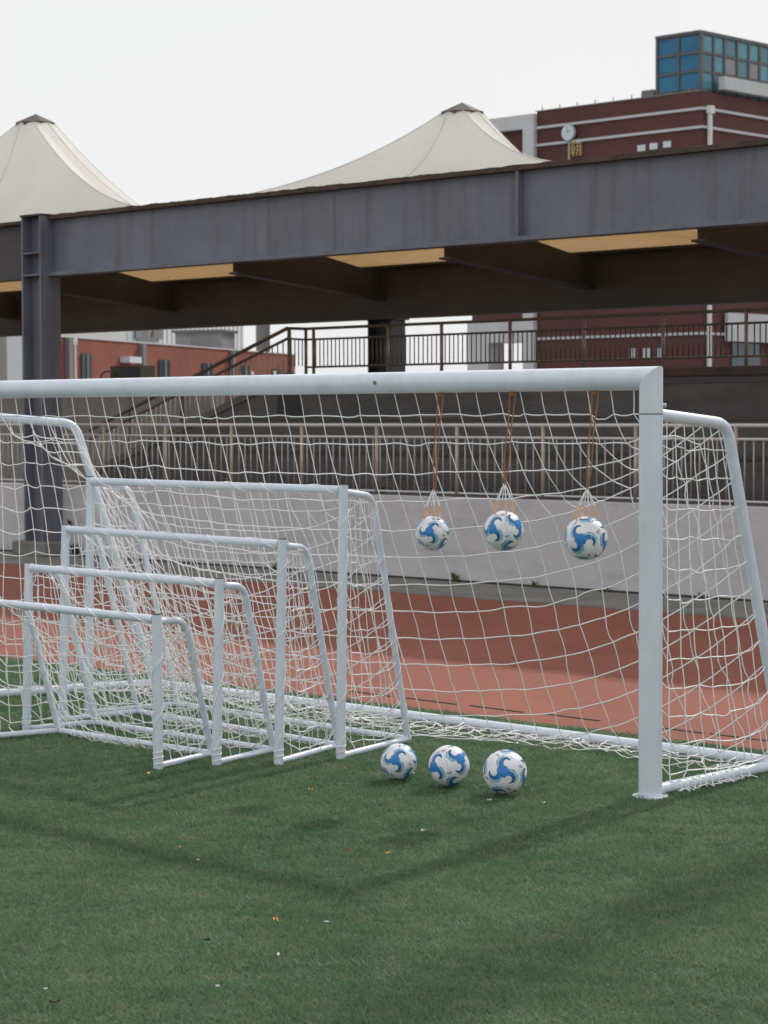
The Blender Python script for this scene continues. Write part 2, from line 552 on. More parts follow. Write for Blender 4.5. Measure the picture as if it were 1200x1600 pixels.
SLAB_Z = 2.42
X_T0 = X_at(392, 11.0)
t = thing('terrace', (-8, 10.2, 0), 'dark grey concrete spectator terrace stepping up behind the railing', 'terrace')
MB().box((X_T0, 9.95, 0.0), (9.0, 12.2, 0.62)).build('base', M['terrace'], t)
nst = 4
for k in range(nst):
    z0 = 0.62 + k * (SLAB_Z - 0.14 - 0.62) / nst
    z1 = 0.62 + (k + 1) * (SLAB_Z - 0.14 - 0.62) / nst
    y0 = 10.15 + k * 0.44
    MB().box((X_T0, y0, z0 + 0.0015), (9.0, 12.2, z1)).build('step', M['terrace'], t)
    MB().box((X_T0 - 0.002, y0 - 0.018, z1 - 0.05), (9.002, y0 - 0.001, z1 - 0.004)).build('nosing', M['dark_steel'], t)
MB().box((X_T0 - 0.6, 11.78, SLAB_Z - 0.135), (9.0, 14.6, SLAB_Z)).build('walkway_slab', M['terrace'], t)
MB().box((X_T0 - 0.6, 11.74, SLAB_Z - 0.10), (9.0, 11.778, SLAB_Z - 0.012)).build('slab_edge', M['rust'], t)

gw = thing('grey_wall', (-20, 13.3, 0), 'plain grey rendered wall behind the stair on the left', 'wall')
GX1 = X_at(330, 13.3)
MB().box((-34, 13.3, 0.0), (GX1, 13.6, 2.30)).build('render', M['greywall'], gw)
MB().box((-34, 13.26, 2.301), (GX1, 13.66, 2.36)).build('coping', M['greytrim'], gw)
# lower yard floor behind the low wall on the left
g = MB().box((-34, WALL_Y + 0.32, 0.0), (X_T0 - 0.02, 13.28, 0.72))
tag(g.build('raised_path', M['terrace']), kind='structure')


# ------------------------------------------------------------------ railings
def railing(name, label, P0, P1, Y, rails, post_x, zb, zt, post_mat, rail_mat, bal_mat, nbal, post_r, rail_r, bal_r, skip=None):
    """straight railing along X at depth Y; rails = heights (top first)"""
    root = thing(name, (P0, Y, zb), label, 'railing')
    for k, (nm, z, r) in enumerate(rails):
        MB().tube([(P0, Y, z), (P1, Y, z)], r, 8).build(nm, rail_mat, root, True)
    pm = MB().tube([(0, 0, zb), (0, 0, zt)], post_r, 8).mesh('post', post_mat, smooth=True)
    for x in post_x:
        inst('post', pm, root, (x, Y, 0))
    bm = MB().tube([(0, 0, rails[-1][1]), (0, 0, rails[1][1])], bal_r, 5).mesh('baluster', bal_mat, smooth=True)
    for i in range(nbal):
        x = P0 + (P1 - P0) * (i + 0.5) / nbal
        if min(abs(x - q) for q in post_x) < 0.04 or (skip and skip(x)):
            continue
        inst('baluster', bm, root, (x + random.uniform(-.004, .004), Y, 0))
    return root


FY = WALL_Y + 0.36
fx = sorted([-15.433 + 1.279 * k for k in range(-6, 9)])
railing('railing', 'steel railing with tan posts and thin bars on top of the low white wall', -23.3, -4.4, FY,
        [('top_rail', 1.765, 0.022), ('middle_rail', 1.625, 0.016), ('bottom_rail', 0.985, 0.016)], fx, WALL_Z - 0.05, 1.765,
        M['tanpost'], M['stainless'], M['baluster'], 168, 0.024, 0.022, 0.0095)

UY = 11.95
ux = [at(v, 540, UY)[0] for v in (478, 490, 606, 690, 797, 912, 1036, 1166, 1330)]
railing('railing', 'brown steel railing along the upper walkway under the canopy', ux[0], ux[-1], UY,
        [('top_rail', 3.045, 0.020), ('middle_rail', 2.90, 0.014), ('bottom_rail', 2.53, 0.014)], ux, SLAB_Z - 0.02, 3.045,
        M['postbronze'], M['bronze'], M['bronze'], 112, 0.022, 0.020, 0.0085, skip=lambda x: ux[0] < x < ux[1])

# stair with its own railing, climbing to the upper walkway
SY = 11.45
sa, sb = at(140, 672, SY), at(449, 513, SY)          # top rail ends
st = thing('stair', (sa[0], SY, 0.72), 'concrete stair with brown handrail climbing right to the upper walkway', 'stair')
dz = at(242, 617, SY)[2] - at(242, 684, SY)[2]
d2 = at(242, 617, SY)[2] - at(242, 632, SY)[2]
sdir = (sb - sa) / np.linalg.norm(sb - sa)
MB().tube([sa, sb], 0.027, 8).build('top_rail', M['bronze'], st, True)
MB().tube([sa - (0, 0, d2), sb - (0, 0, d2)], 0.020, 8).build('middle_rail', M['bronze'], st, True)
MB().prism([sa - (0, 0, dz - 0.03), sb - (0, 0, dz - 0.03), sb - (0, 0, dz + 0.07), sa - (0, 0, dz + 0.07)], (0, 0.09, 0)).build('stringer', M['bronze'], st)
nb = 40
bm = MB().tube([(0, 0, -dz), (0, 0, -d2)], 0.0095, 5).mesh('baluster', M['tanpost'], smooth=True)
for i in range(1, nb):
    q = sa + (sb - sa) * i / nb
    inst('baluster', bm, st, q + (0, 0.02, 0))
for px, r in ((283, 0.045), (357, 0.022), (450, 0.026), (200, 0.022)):
    x = X_at(px, SY)
    z = sa[2] + (sb[2] - sa[2]) * (x - sa[0]) / (sb[0] - sa[0])
    MB().tube([(x, SY + 0.03, z - dz - 0.1), (x, SY + 0.03, z)], r, 8).build('newel', M['bronze'], st, True)
zb0 = sa[2] - dz
# solid side wall under the stringer and treads behind
MB().prism([(sa[0], SY + 0.02, 0.721), (sb[0] + 0.25, SY + 0.02, 0.721), (sb[0] + 0.25, SY + 0.02, sb[2] - dz - 0.07), (sb[0], SY + 0.02, sb[2] - dz - 0.075), (sa[0], SY + 0.02, max(0.74, zb0 - 0.075))],
           (0, 0.12, 0)).build('side_wall', M['terrace'], st)
ns = 10
for i in range(ns):
    x0 = sa[0] + (sb[0] - sa[0]) * i / ns; x1 = sa[0] + (sb[0] - sa[0]) * (i + 1) / ns
    z1 = zb0 - 0.05 + (sb[2] - sa[2]) * (i + 0.5) / ns
    MB().box((x0, SY + 0.145, 0.721), (x1 - 0.002, SY + 1.45, max(0.74, z1))).build('step', M['terrace'], st)
# return rail at the head of the stair
ct = np.array([ux[0], UY, 3.045])
MB().tube([sb, ct], 0.020, 8).build('return_rail', M['bronze'], st, True)
MB().tube([sb - (0, 0, d2), ct - (0, 0, 0.145)], 0.014, 8).build('return_rail', M['bronze'], st, True)
for k in range(1, 5):
    q = sb + (ct - sb) * k / 5
    MB().tube([q - (0, 0, 0.5), q - (0, 0, 0.14)], 0.0085, 5).build('baluster', M['bronze'], st, True)


# ------------------------------------------------------------------ the steel canopy
BZ0, BZ1 = 3.76, 4.56
CYF = WALL_Y - 0.33
CX0, CX1 = X_at(36, CYF), X_at(66, CYF)
CYR = WALL_Y - 0.003
BW = WALL_Y - 0.10       # web plane of the front beam
RY = 12.35
RZ0, RZ1 = 3.15, 3.85
ca = thing('canopy', (CX0, CYF, 0), 'long grey-blue steel canopy frame with I-beams over the terrace', 'canopy')


def i_beam(name, x0, x1, yw, z0, z1, fw, m, flange_m, tw=0.02, tf=0.045):
    MB().box((x0, yw - tw / 2, z0 + tf), (x1, yw + tw / 2, z1 - tf)).build(name, m, ca)
    MB().box((x0, yw - fw / 2, z1 - tf + 0.0005), (x1, yw + fw / 2, z1)).build('top_flange', flange_m, ca)
    MB().box((x0, yw - fw / 2, z0), (x1, yw + fw / 2, z0 + tf - 0.0005)).build('bottom_flange', m, ca)


XS = X_at(825, BW, 320)
# dirt and flaking edge along the top of the beam
dv, df = [], []
nd = 420
for i in range(nd + 1):
    x = CX1 + 0.1 + (6.0 - CX1 - 0.1) * i / nd
    h_ = 0.003 + 0.010 * abs(math.sin(i * 0.37) * math.sin(i * 0.11 + 1)) + random.uniform(0, 0.008)
    dv += [(x, BW - 0.112, BZ1 + 0.001), (x, BW - 0.108, BZ1 + h_), (x, BW - 0.05, BZ1 + h_ * 0.7), (x, BW - 0.04, BZ1 + 0.001)]
for i in range(nd):
    for k in range(4):
        df.append((i * 4 + k, i * 4 + (k + 1) % 4, i * 4 + 4 + (k + 1) % 4, i * 4 + 4 + k))
MB().add(dv, df).build('edge_dirt', M['rust'], ca)
i_beam('front_beam', CX1 + 0.002, XS - 0.001, BW, BZ0, BZ1, 0.22, M['steel'], M['rust'])
i_beam('front_beam', XS + 0.001, 6.0, BW, BZ0, BZ1 + 0.0, 0.22, M['steel'], M['rust'])
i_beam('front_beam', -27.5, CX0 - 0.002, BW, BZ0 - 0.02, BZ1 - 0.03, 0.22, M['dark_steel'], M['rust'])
MB().box((XS - 0.085, BW - 0.10, BZ0 + 0.046), (XS - 0.06, BW - 0.012, BZ1 - 0.046)).build('stiffener', M['steel'], ca)
for xq in (-4.0, 0.6):
    MB().box((xq, BW - 0.10, BZ0 + 0.046), (xq + 0.02, BW - 0.012, BZ1 - 0.046)).build('stiffener', M['steel'], ca)


def column(x0, x1, yf, yr, z0, z1, m):
    MB().box((x0, yf, z0), (x0 + 0.03, yr, z1)).build('column_flange', m, ca)
    MB().box((x1 - 0.03, yf, z0), (x1, yr, z1)).build('column_flange', m, ca)
    MB().box((x0 + 0.0305, (yf + yr) / 2 - 0.012, z0), (x1 - 0.0305, (yf + yr) / 2 + 0.012, z1 - 0.005)).build('column_web', m, ca)
    MB().box((x0 - 0.012, yf - 0.012, z1 + 0.001), (x1 + 0.012, yr + 0.012, z1 + 0.025)).build('cap_plate', M['rust'], ca)
    for zz in (BZ0 + 0.005, BZ0 + 0.30):
        if zz < z1:
            MB().box((x0 + 0.031, yf + 0.004, zz), (x1 - 0.031, (yf + yr) / 2 - 0.013, zz + 0.02)).build('stiffener', m, ca)


column(CX0, CX1, CYF, CYR, 0.20, BZ1 - 0.0, M['steel'])
MB().bevbox((CX0 - 0.16, CYF - 0.10, 0.0), (CX1 + 0.16, CYR, 0.20), 0.02).build('plinth', M['concrete'], ca)
# rear beam and cross beams
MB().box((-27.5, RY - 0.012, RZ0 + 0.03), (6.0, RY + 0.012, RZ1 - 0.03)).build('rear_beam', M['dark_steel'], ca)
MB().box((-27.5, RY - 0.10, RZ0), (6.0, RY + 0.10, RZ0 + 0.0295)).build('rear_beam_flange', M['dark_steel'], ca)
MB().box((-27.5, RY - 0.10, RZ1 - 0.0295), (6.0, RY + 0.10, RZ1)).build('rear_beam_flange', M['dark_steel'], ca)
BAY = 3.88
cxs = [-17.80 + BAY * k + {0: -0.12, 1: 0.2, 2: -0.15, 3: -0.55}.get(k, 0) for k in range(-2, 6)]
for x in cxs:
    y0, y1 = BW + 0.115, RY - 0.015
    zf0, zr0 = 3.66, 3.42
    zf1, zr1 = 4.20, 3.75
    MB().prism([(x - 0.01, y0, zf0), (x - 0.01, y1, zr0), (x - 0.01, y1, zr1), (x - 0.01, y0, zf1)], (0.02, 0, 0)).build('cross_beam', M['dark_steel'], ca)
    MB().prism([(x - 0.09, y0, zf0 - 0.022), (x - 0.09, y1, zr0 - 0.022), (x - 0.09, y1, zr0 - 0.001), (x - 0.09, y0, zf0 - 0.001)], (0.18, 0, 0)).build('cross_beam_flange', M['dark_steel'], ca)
# rear column on the walkway
rcx = at(604, 560, 12.6)[0]
for k in (-1, 1):
    MB().box((rcx + k * 0.20 - 0.014, 12.46, SLAB_Z), (rcx + k * 0.20 + 0.014, 12.74, RZ0 - 0.002)).build('column_flange', M['dark_steel'], ca)
MB().box((rcx - 0.185, 12.59, SLAB_Z), (rcx + 0.185, 12.61, RZ0 - 0.002)).build('column_web', M['dark_steel'], ca)
MB().box((rcx - 0.25, 12.36 + 0.09, RZ0 - 0.0015), (rcx + 0.25, 12.78, RZ0 + 0.02)).build('cap_plate', M['dark_steel'], ca)


# tents: conical membranes standing on the frame
def tent(label, peak, x0, x1, capr, p=2.2):
    root = thing('tent_roof', (peak[0], peak[1], BZ1), label, 'tent', 'pale membrane tents on the canopy')
    nA, nS = 96, 28
    y0, y1 = BW + 0.05, RY - 0.02
    zc = peak[2] - capr * 0.55

    def rim(a):
        c, s = math.cos(a), math.sin(a)
        hx = (x1 - peak[0]) if c > 0 else (peak[0] - x0)
        hy = (y1 - peak[1]) if s > 0 else (peak[1] - y0)
        k = 1.0 / max(abs(c) / 1.0, abs(s) / 1.0)
        return np.array([peak[0] + hx * c * k, peak[1] + hy * s * k])

    def base_z(y):
        q = (y - y0) / (y1 - y0)
        return (BZ1 - 0.02) * (1 - q) + (RZ1 + 0.012) * q
    V = []
    for j in range(nS + 1):
        s = j / nS
        for i in range(nA):
            a = 2 * math.pi * i / nA
            r = rim(a)
            c = np.array([peak[0] + capr * math.cos(a), peak[1] + capr * math.sin(a)])
            q = c * (1 - s) + r * s
            # shallow valleys between the ridge cables
            fl = 0.045 * math.sin(math.pi * s) * math.cos(8 * a)
            bz = base_z(r[1])
            z = bz + (zc - bz) * (1 - s) ** p + fl
            V.append((q[0], q[1], z))
    F = []
    for j in range(nS):
        for i in range(nA):
            i2 = (i + 1) % nA
            F.append((j * nA + i, (j + 1) * nA + i, (j + 1) * nA + i2, j * nA + i2))
    mb = MB().add(V, F).build('membrane', M['membrane'], root, True)
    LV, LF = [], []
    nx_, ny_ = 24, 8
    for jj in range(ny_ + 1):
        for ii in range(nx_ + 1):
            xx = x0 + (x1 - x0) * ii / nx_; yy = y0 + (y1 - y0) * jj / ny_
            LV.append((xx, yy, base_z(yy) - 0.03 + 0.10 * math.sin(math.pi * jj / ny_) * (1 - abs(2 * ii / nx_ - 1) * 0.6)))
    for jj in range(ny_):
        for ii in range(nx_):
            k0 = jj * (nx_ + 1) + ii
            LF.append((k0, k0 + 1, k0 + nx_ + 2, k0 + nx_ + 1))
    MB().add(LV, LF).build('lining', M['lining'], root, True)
    VV = np.array(V).reshape(nS + 1, nA, 3)
    for k in range(8):
        i = int(k * nA / 8)
        MB().tube(VV[:, i] + (0, 0, 0.004), 0.007, 5).build('seam', M['seam'], root, True)
    ring = [(peak[0] + capr * 1.08 * math.cos(2 * math.pi * i / 8 + .39), peak[1] + capr * 1.08 * math.sin(2 * math.pi * i / 8 + .39), zc + 0.015) for i in range(8)]
    low = [(q[0], q[1], zc - 0.05) for q in ring]
    V = low + ring + [(peak[0], peak[1], peak[2])]
    F = [(i, (i + 1) % 8, 8 + (i + 1) % 8, 8 + i) for i in range(8)] + [(8 + i, 8 + (i + 1) % 8, 16) for i in range(8)]
    MB().add(V, F).build('cap', M['capbrown'], root)
    return root


TY = 11.0
TXM = X_at(250, BW, 320)
TXR = X_at(935, BW, 260)
tent('pale conical membrane tent with dark cap, right one before the maroon building', at(722, 160, TY), TXM + 0.0005, TXR - 0.0005, 0.25, 2.4)
tent('pale conical membrane tent with dark cap above the steel column at left', at(56, 178, TY), -25.2, TXM - 0.0005, 0.275, 2.05)
tent('pale conical membrane tent over the canopy beyond the right edge of the picture', np.array([-2.6, TY, 5.75]), TXR + 0.0005, 3.2, 0.255, 2.9)

# ------------------------------------------------------------------ goals
RNG2 = np.random.default_rng(5)


def simulate(P, pinned, ru, rv, steps=130, iters=12, floor=0.006):
    """cord net: knots joined by cords that may go slack but not stretch, settling under gravity"""
    P = P.copy(); prev = P.copy()
    w_ = np.where(pinned, 0.0, 1.0)
    g_ = np.array([0, 0, -9.8 * 0.0009])

    def solve(axis, par, rest):
        sl_a = [slice(None), slice(None)]; sl_b = [slice(None), slice(None)]; sr = [slice(None), slice(None)]
        n = P.shape[axis]
        sl_a[axis] = slice(par, n - 1, 2); sl_b[axis] = slice(par + 1, n, 2); sr[axis] = slice(par, n - 1, 2)
        a = P[tuple(sl_a)]; b = P[tuple(sl_b)]
        d = b - a
        ln = np.sqrt((d * d).sum(-1)) + 1e-9
        ex = np.maximum(ln - rest[tuple(sr)], 0) / ln
        wa = w_[tuple(sl_a)]; wb = w_[tuple(sl_b)]
        ws = wa + wb; ws = np.where(ws == 0, 1, ws)
        P[tuple(sl_a)] = a + d * (ex * wa / ws)[..., None]
        P[tuple(sl_b)] = b - d * (ex * wb / ws)[..., None]
    for s_ in range(steps):
        vel = (P - prev) * 0.96
        prev = P.copy()
        P += (vel + g_) * w_[..., None]
        for _ in range(iters):
            solve(0, 0, ru); solve(0, 1, ru); solve(1, 0, rv); solve(1, 1, rv)
        P[..., 2] = np.maximum(P[..., 2], floor)
    return P


def cords(mb, P, ru, rv, r, wob=0.004):
    """tubes along every cord of a knot grid, slack ones hanging in a curve"""
    nu, nv = P.shape[:2]

    def line(pts, rest):
        out = [pts[0]]
        for k in range(len(pts) - 1):
            a, b = pts[k], pts[k + 1]
            ln = np.linalg.norm(b - a)
            if ln < 1e-5:
                continue
            sg = math.sqrt(max(0.0, 0.375 * (rest[k] - ln) * ln)) if ln > 1e-4 else 0
            sg = min(sg, 0.45 * rest[k])
            side = RNG2.normal(0, 1, 3)
            mid = (a + b) / 2 + np.array([0, 0, -sg * 0.42]) + side * (0.22 * sg + wob)
            mid[2] = max(mid[2], 0.005)
            for t_ in (0.33, 0.67):
                c = 2 * mid - (a + b) / 2
                out.append((1 - t_) ** 2 * a + 2 * t_ * (1 - t_) * c + t_ * t_ * b)
            out.append(b)
        if len(out) > 2:
            mb.tube(out, r, 4, cap=False)
    K = r * 1.75
    O = np.array([(K, 0, 0), (-K, 0, 0), (0, K, 0), (0, -K, 0), (0, 0, K), (0, 0, -K)])
    OF = [(0, 2, 4), (2, 1, 4), (1, 3, 4), (3, 0, 4), (2, 0, 5), (1, 2, 5), (3, 1, 5), (0, 3, 5)]
    for i in range(nu):
        for j in range(nv):
            mb.add(P[i, j] + O, OF)
    for j in range(nv):
        line(P[:, j], ru[:, j])
    for i in range(nu):
        line(P[i], rv[i])


def resample(path, n):
    P = np.asarray(path, float)
    s = np.r_[0, np.cumsum(np.linalg.norm(np.diff(P, axis=0), axis=1))]
    t_ = np.linspace(0, s[-1], n)
    return np.stack([np.interp(t_, s, P[:, k]) for k in range(3)], 1), s[-1]


def jitter(rest, amt):
    return rest * (1 + RNG2.uniform(-amt, amt, rest.shape))


def net_panel(mb, top, bottom, right, left, nu, nv, su, sv, r, wob, jit):
    """net bounded by four tied edges: u runs right > left, v runs top > bottom"""
    Tp, _ = resample(top, nu + 1); Bt, _ = resample(bottom, nu + 1)
    Rt, lr = resample(right, nv + 1); Lf, ll = resample(left, nv + 1)
    u = np.linspace(0, 1, nu + 1)[:, None, None]; v = np.linspace(0, 1, nv + 1)[None, :, None]
    P = (1 - v) * Tp[:, None] + v * Bt[:, None] + (1 - u) * Rt[None] + u * Lf[None] \
        - ((1 - u) * (1 - v) * Tp[0] + u * (1 - v) * Tp[-1] + (1 - u) * v * Bt[0] + u * v * Bt[-1])
    P[..., :] += RNG2.normal(0, 0.002, P.shape)
    P[0] = Rt; P[-1] = Lf; P[:, 0] = Tp; P[:, -1] = Bt
    pin = np.zeros(P.shape[:2], bool)
    pin[0] = pin[-1] = True; pin[:, 0] = pin[:, -1] = True
    ru = np.linalg.norm(np.diff(P, axis=0), axis=2) * su
    rv = np.empty((nu + 1, nv))
    rv[:] = ((1 - u[:, :, 0]) * lr + u[:, :, 0] * ll) / nv * sv
    ru, rv = jitter(ru, jit), jitter(rv, jit)
    P = simulate(P, pin, ru, rv)
    cords(mb, P, ru, rv, r, wob)
    return P


def helix(a, b, rad, turns, off=0.0, n=14):
    """a lacing cord wound round a bar"""
    a = np.asarray(a, float); b = np.asarray(b, float)
    T = (b - a) / np.linalg.norm(b - a)
    q = np.array([0, 0, 1.0]) if abs(T[2]) < .9 else np.array([1.0, 0, 0])
    N = np.cross(T, q); N /= np.linalg.norm(N); B = np.cross(T, N)
    m = int(turns * n) + 1
    t_ = np.linspace(0, 1, m)
    ph = off + 2 * math.pi * turns * (t_ + 0.035 * np.sin(t_ * 17 + off))
    return a + (b - a) * t_[:, None] + rad * (np.cos(ph)[:, None] * N + np.sin(ph)[:, None] * B)


def goal(label, FR, FL, RR, RL, Hh, post_r, bar_r, side_z, bend, spacing, cord_r, group, lean=0.0, sides_slack=1.05, slack=(1.015, 1.0), jit=0.03,
         wob=0.003, skirt=0, lace=True, name='goal', main=False):
    FR, FL, RR, RL = [np.array([*q, 0.0]) for q in (FR, FL, RR, RL)]
    root = thing(name, FR, label, 'goal', group)
    up = np.array([0, 0, 1.0])
    ax = (FL - FR) / np.linalg.norm(FL - FR)
    dp = np.array([-ax[1], ax[0], 0.0])
    if dp[1] < 0:
        dp = -dp
    ln = dp * lean
    zc = Hh - post_r                                      # axis of the crossbar
    TR, TL = FR + up * zc + ln * zc, FL + up * zc + ln * zc
    # posts and crossbar: mitred on the full-size goal, post-over-bar on the small ones
    if main:
        def mitre(P, s):
            """post whose head is cut on the 45 degree mitre"""
            m = 28
            V = []
            ang = [2 * math.pi * i / m for i in range(m)]
            for zz in (0.0, None):
                for a in ang:
                    ox = post_r * math.cos(a); oy = post_r * math.sin(a)
                    z = 0.004 if zz is not None else zc + ox * s
                    q = P + ax * (-ox) + dp * oy
                    V.append((q[0], q[1], z))
            F = [(i, (i + 1) % m, m + (i + 1) % m, m + i) for i in range(m)]
            return MB().add(V, F)
        V = []
        m = 28
        for P, s in ((FR, 1), (FL, -1)):
            for i in range(m):
                a = 2 * math.pi * i / m
                oz = post_r * math.cos(a); oy = post_r * math.sin(a)
                q = P + up * (zc + oz) + dp * oy - ax * (s * oz)
                V.append(q)
        F = [(i, (i + 1) % m, m + (i + 1) % m, m + i) for i in range(m)]
        mitre(FR, 1).build('post', M['paint'], root, True)
        mitre(FL, -1).build('post', M['paint'], root, True)
        cb = MB().add(V, F).build('crossbar', M['paint'], root, True)
        for P in (FR, FL):
            MB().tube([P + up * 0.002, P + up * 0.012, P + up * 0.0125], [0.088, 0.088, 0.075], 28).build('base_plate', M['paint'], root, True)
            MB().tube([P + up * (Hh - 0.235), P + up * (Hh - 0.229)], post_r + 0.0012, 28, cap=False).build('sleeve_seam', M['greytrim'], root, True)
        for xk in (0.33,):
            q = FR + (FL - FR) * xk + up * zc - dp * (post_r - 0.002)
            MB().tube([q, q - dp * 0.008], 0.011, 8).build('plug', M['greytrim'], cb, True)
        for i in range(2):
            q = FR + (FL - FR) * (0.485 + 0.034 * i) + up * Hh
            MB().tube([q - up * 0.004, q + up * 0.022], 0.009, 6).build('hook', M['stainless'], cb, True)
        q = FR - ax * post_r * 0.6 + dp * post_r * 0.85 + up * (Hh - 0.19)
        MB().tube([q, q - ax * 0.012 + dp * 0.012], 0.010, 8).build('hook', M['stainless'], root, True)
    else:
        for P, Tq in ((FR, TR), (FL, TL)):
            MB().tube([P + up * 0.003, Tq + up * post_r], post_r, 20).build('post', M['paint'], root, True)
            MB().tube([Tq + up * (post_r + 0.0005), Tq + up * (post_r + 0.005)], post_r * 0.93, 16).build('end_plug', M['cap_dark'], root, True)
        q0 = TR + ax * (post_r * 0.96); q1 = TL - ax * (post_r * 0.96)
        cb = MB().tube([q0, q1], post_r * 0.86, 20).build('crossbar', M['paint'], root, True)
    # side frames: a bar back from the post, bent down to the rear corner
    paths = []
    for P, Rr, s in ((FR, RR, 1), (FL, RL, -1)):
        d = Rr - P
        sp = P + up * side_z[0] + ln * side_z[0]
        st_ = sp + (d / np.linalg.norm(d)) * post_r * 0.95
        bp_ = P + d * bend + up * side_z[1]
        path = fillet([st_, bp_, Rr + up * (bar_r * 1.0)], [0.095])
        MB().tube(path, bar_r, 14).build('side_bar', M['paint'], root, True)
        MB().tube([P + (d / np.linalg.norm(d)) * post_r * 0.95 + up * (bar_r + 0.002), Rr - (d / np.linalg.norm(d)) * bar_r * 0.9 + up * (bar_r + 0.002)],
                  bar_r, 14).build('ground_bar', M['paint'], root, True)
        paths.append(path)
    MB().tube([RR + up * (bar_r + 0.001), RL + up * (bar_r + 0.001)], bar_r * 1.02, 14).build('rear_bar', M['paint'], root, True)
    # the net
    nb_ = MB()
    behind = dp * post_r * 0.9
    topR = TR + behind - up * post_r * 0.3
    topL = TL + behind - up * post_r * 0.3
    sideR = np.vstack([topR, paths[0]]); sideL = np.vstack([topL, paths[1]])
    wd = np.linalg.norm(FL - FR); _, ls = resample(sideR, 10)
    nu = max(8, int(round(wd / spacing))); nv = max(6, int(round(ls / spacing)))
    net_panel(nb_, [topR, topL], [RR + up * bar_r, RL + up * bar_r], sideR, sideL, nu, nv, slack[0], slack[1], cord_r, wob, jit)
    for P, Tq, path, Rr in ((FR, TR, paths[0], RR), (FL, TL, paths[1], RL)):
        d = Rr - P
        dn = d / np.linalg.norm(d)
        k = len(path)
        brk = k - 4                                     # the bend
        topE = path[:brk]; rearE = path[brk - 1:]
        postE = [P + up * side_z[0] + dn * post_r * 0.98 + ln * side_z[0], P + up * 0.04 + dn * post_r * 0.98]
        botE = [P + dn * post_r * 0.98 + up * 0.04, Rr + up * bar_r]
        m1 = max(4, int(round(np.linalg.norm(d) / spacing))); m2 = max(5, int(round(side_z[0] / spacing)))
        net_panel(nb_, topE, botE, postE, rearE, m1, m2, sides_slack, 1.03, cord_r, wob, jit * 1.5)
    if skirt:
        # the spare width of net lying on the turf before the rear bar
        nr = skirt
        G_ = np.zeros((nu + 1, nr + 1, 3))
        for i in range(nu + 1):
            q = RR + (RL - RR) * (i / nu)
            for j in range(nr + 1):
                w1 = 0.05 * math.sin(i * 0.9 + j) + 0.03 * math.sin(i * 2.3)
                G_[i, j] = q - dp * (j * spacing * (0.72 + 0.25 * math.sin(i * 0.37 + 1.0))) + ax * (w1 * (j > 0) + RNG2.normal(0, 0.012))
                G_[i, j, 2] = 0.028 + abs(RNG2.normal(0, 0.006)) if j else bar_r
        ruu = np.linalg.norm(np.diff(G_, axis=0), axis=2) * 1.04; rvv = np.linalg.norm(np.diff(G_, axis=1), axis=2) * 1.04
        cords(nb_, G_, ruu, rvv, cord_r, 0.012)
    if main:
        # hem of the side net lying over the ground bar
        for P, Rr in ((FR, RR), (FL, RL)):
            pts = []
            for i in range(46):
                q = P + (Rr - P) * (0.12 + 0.55 * i / 45)
                pts.append(q + ax * (-1 if P is FR else 1) * (bar_r + 0.035 + 0.02 * math.sin(i * 1.7) + 0.012 * math.sin(i * 3.1)) + up * (0.022 + 0.008 * math.sin(i * 2.2)))
            nb_.tube(pts, cord_r, 4, cap=False)
            for i in range(1, 45, 4):
                q = P + (Rr - P) * (0.12 + 0.55 * i / 45) + up * (2 * bar_r + 0.003)
                nb_.tube([q, (q + pts[i]) / 2 + ax * (-1 if P is FR else 1) * 0.03 + up * 0.01, pts[i]], cord_r, 4, cap=False)
    nb_.build('net', M['net'], root, True)
    if lace:
        lc = MB()
        for P, Tq in ((FR, TR), (FL, TL)):
            lc.tube(helix(P + up * 0.05, Tq - up * post_r, post_r + cord_r * 0.7, Hh / 0.34, RNG2.uniform(0, 6)), cord_r, 4, cap=False)
            lc.tube(helix(P + up * 0.03, P + up * 0.10, post_r + cord_r * 0.7, 2.2, RNG2.uniform(0, 6)), cord_r, 4, cap=False)
        lc.tube(helix(TR + ax * post_r * 2, TL - ax * post_r * 2, post_r * 0.86 + cord_r * 0.7, wd / 0.42, 1.0), cord_r, 4, cap=False)
        for pth in paths:
            lc.tube(helix(pth[-4], pth[-1], bar_r + cord_r * 0.6, Hh / 0.2, RNG2.uniform(0, 6)), cord_r, 4, cap=False)
        lc.build('lacing', M['net'], root, True)
    return root


H = 2.12
goal('full-size white football goal spanning the picture, three balls hanging from its crossbar', (0, 0), (-5.52, 0), (0, 1.182), (-5.17, 1.182), H, 0.058, 0.030, (1.885, 1.835), 0.54,
     0.148, 0.0034, 'nested football goals', skirt=3, lace=False, main=True, slack=(1.012, 1.11), sides_slack=1.06, wob=0.003, jit=0.045)
SG = dict(post_r=0.026, bar_r=0.0185, cord_r=0.0032, group='nested football goals', wob=0.003, jit=0.04, slack=(1.02, 1.07), sides_slack=1.08)
goal('smallest white goal, frontmost of the four nested small goals', (-2.436, -1.097), (-3.985, -1.03), (-2.556, -0.61), (-3.883, -0.64), 0.83, side_z=(0.795, 0.780), bend=0.52, spacing=0.095, lean=0.0, **SG)
goal('second smallest white goal, second from the front of the nested goals', (-2.303, -0.80), (-4.085, -0.726), (-2.404, -0.285), (-3.998, -0.273), 1.01, side_z=(0.975, 0.955), bend=0.50, spacing=0.102, lean=0.03, **SG)
goal('third white goal in the nest, between the second smallest and the largest small goal', (-2.073, -0.558), (-4.235, -0.34), (-2.254, 0.076), (-4.19, 0.22), 1.22, side_z=(1.185, 1.160), bend=0.48, spacing=0.112, lean=0.03, **SG)
goal('largest of the four nested small goals, standing inside the mouth of the full-size goal', (-1.966, -0.191), (-4.37, -0.03), (-2.129, 0.52), (-4.28, 0.63), 1.505, side_z=(1.465, 1.435), bend=0.48, spacing=0.125, lean=0.02, **SG)


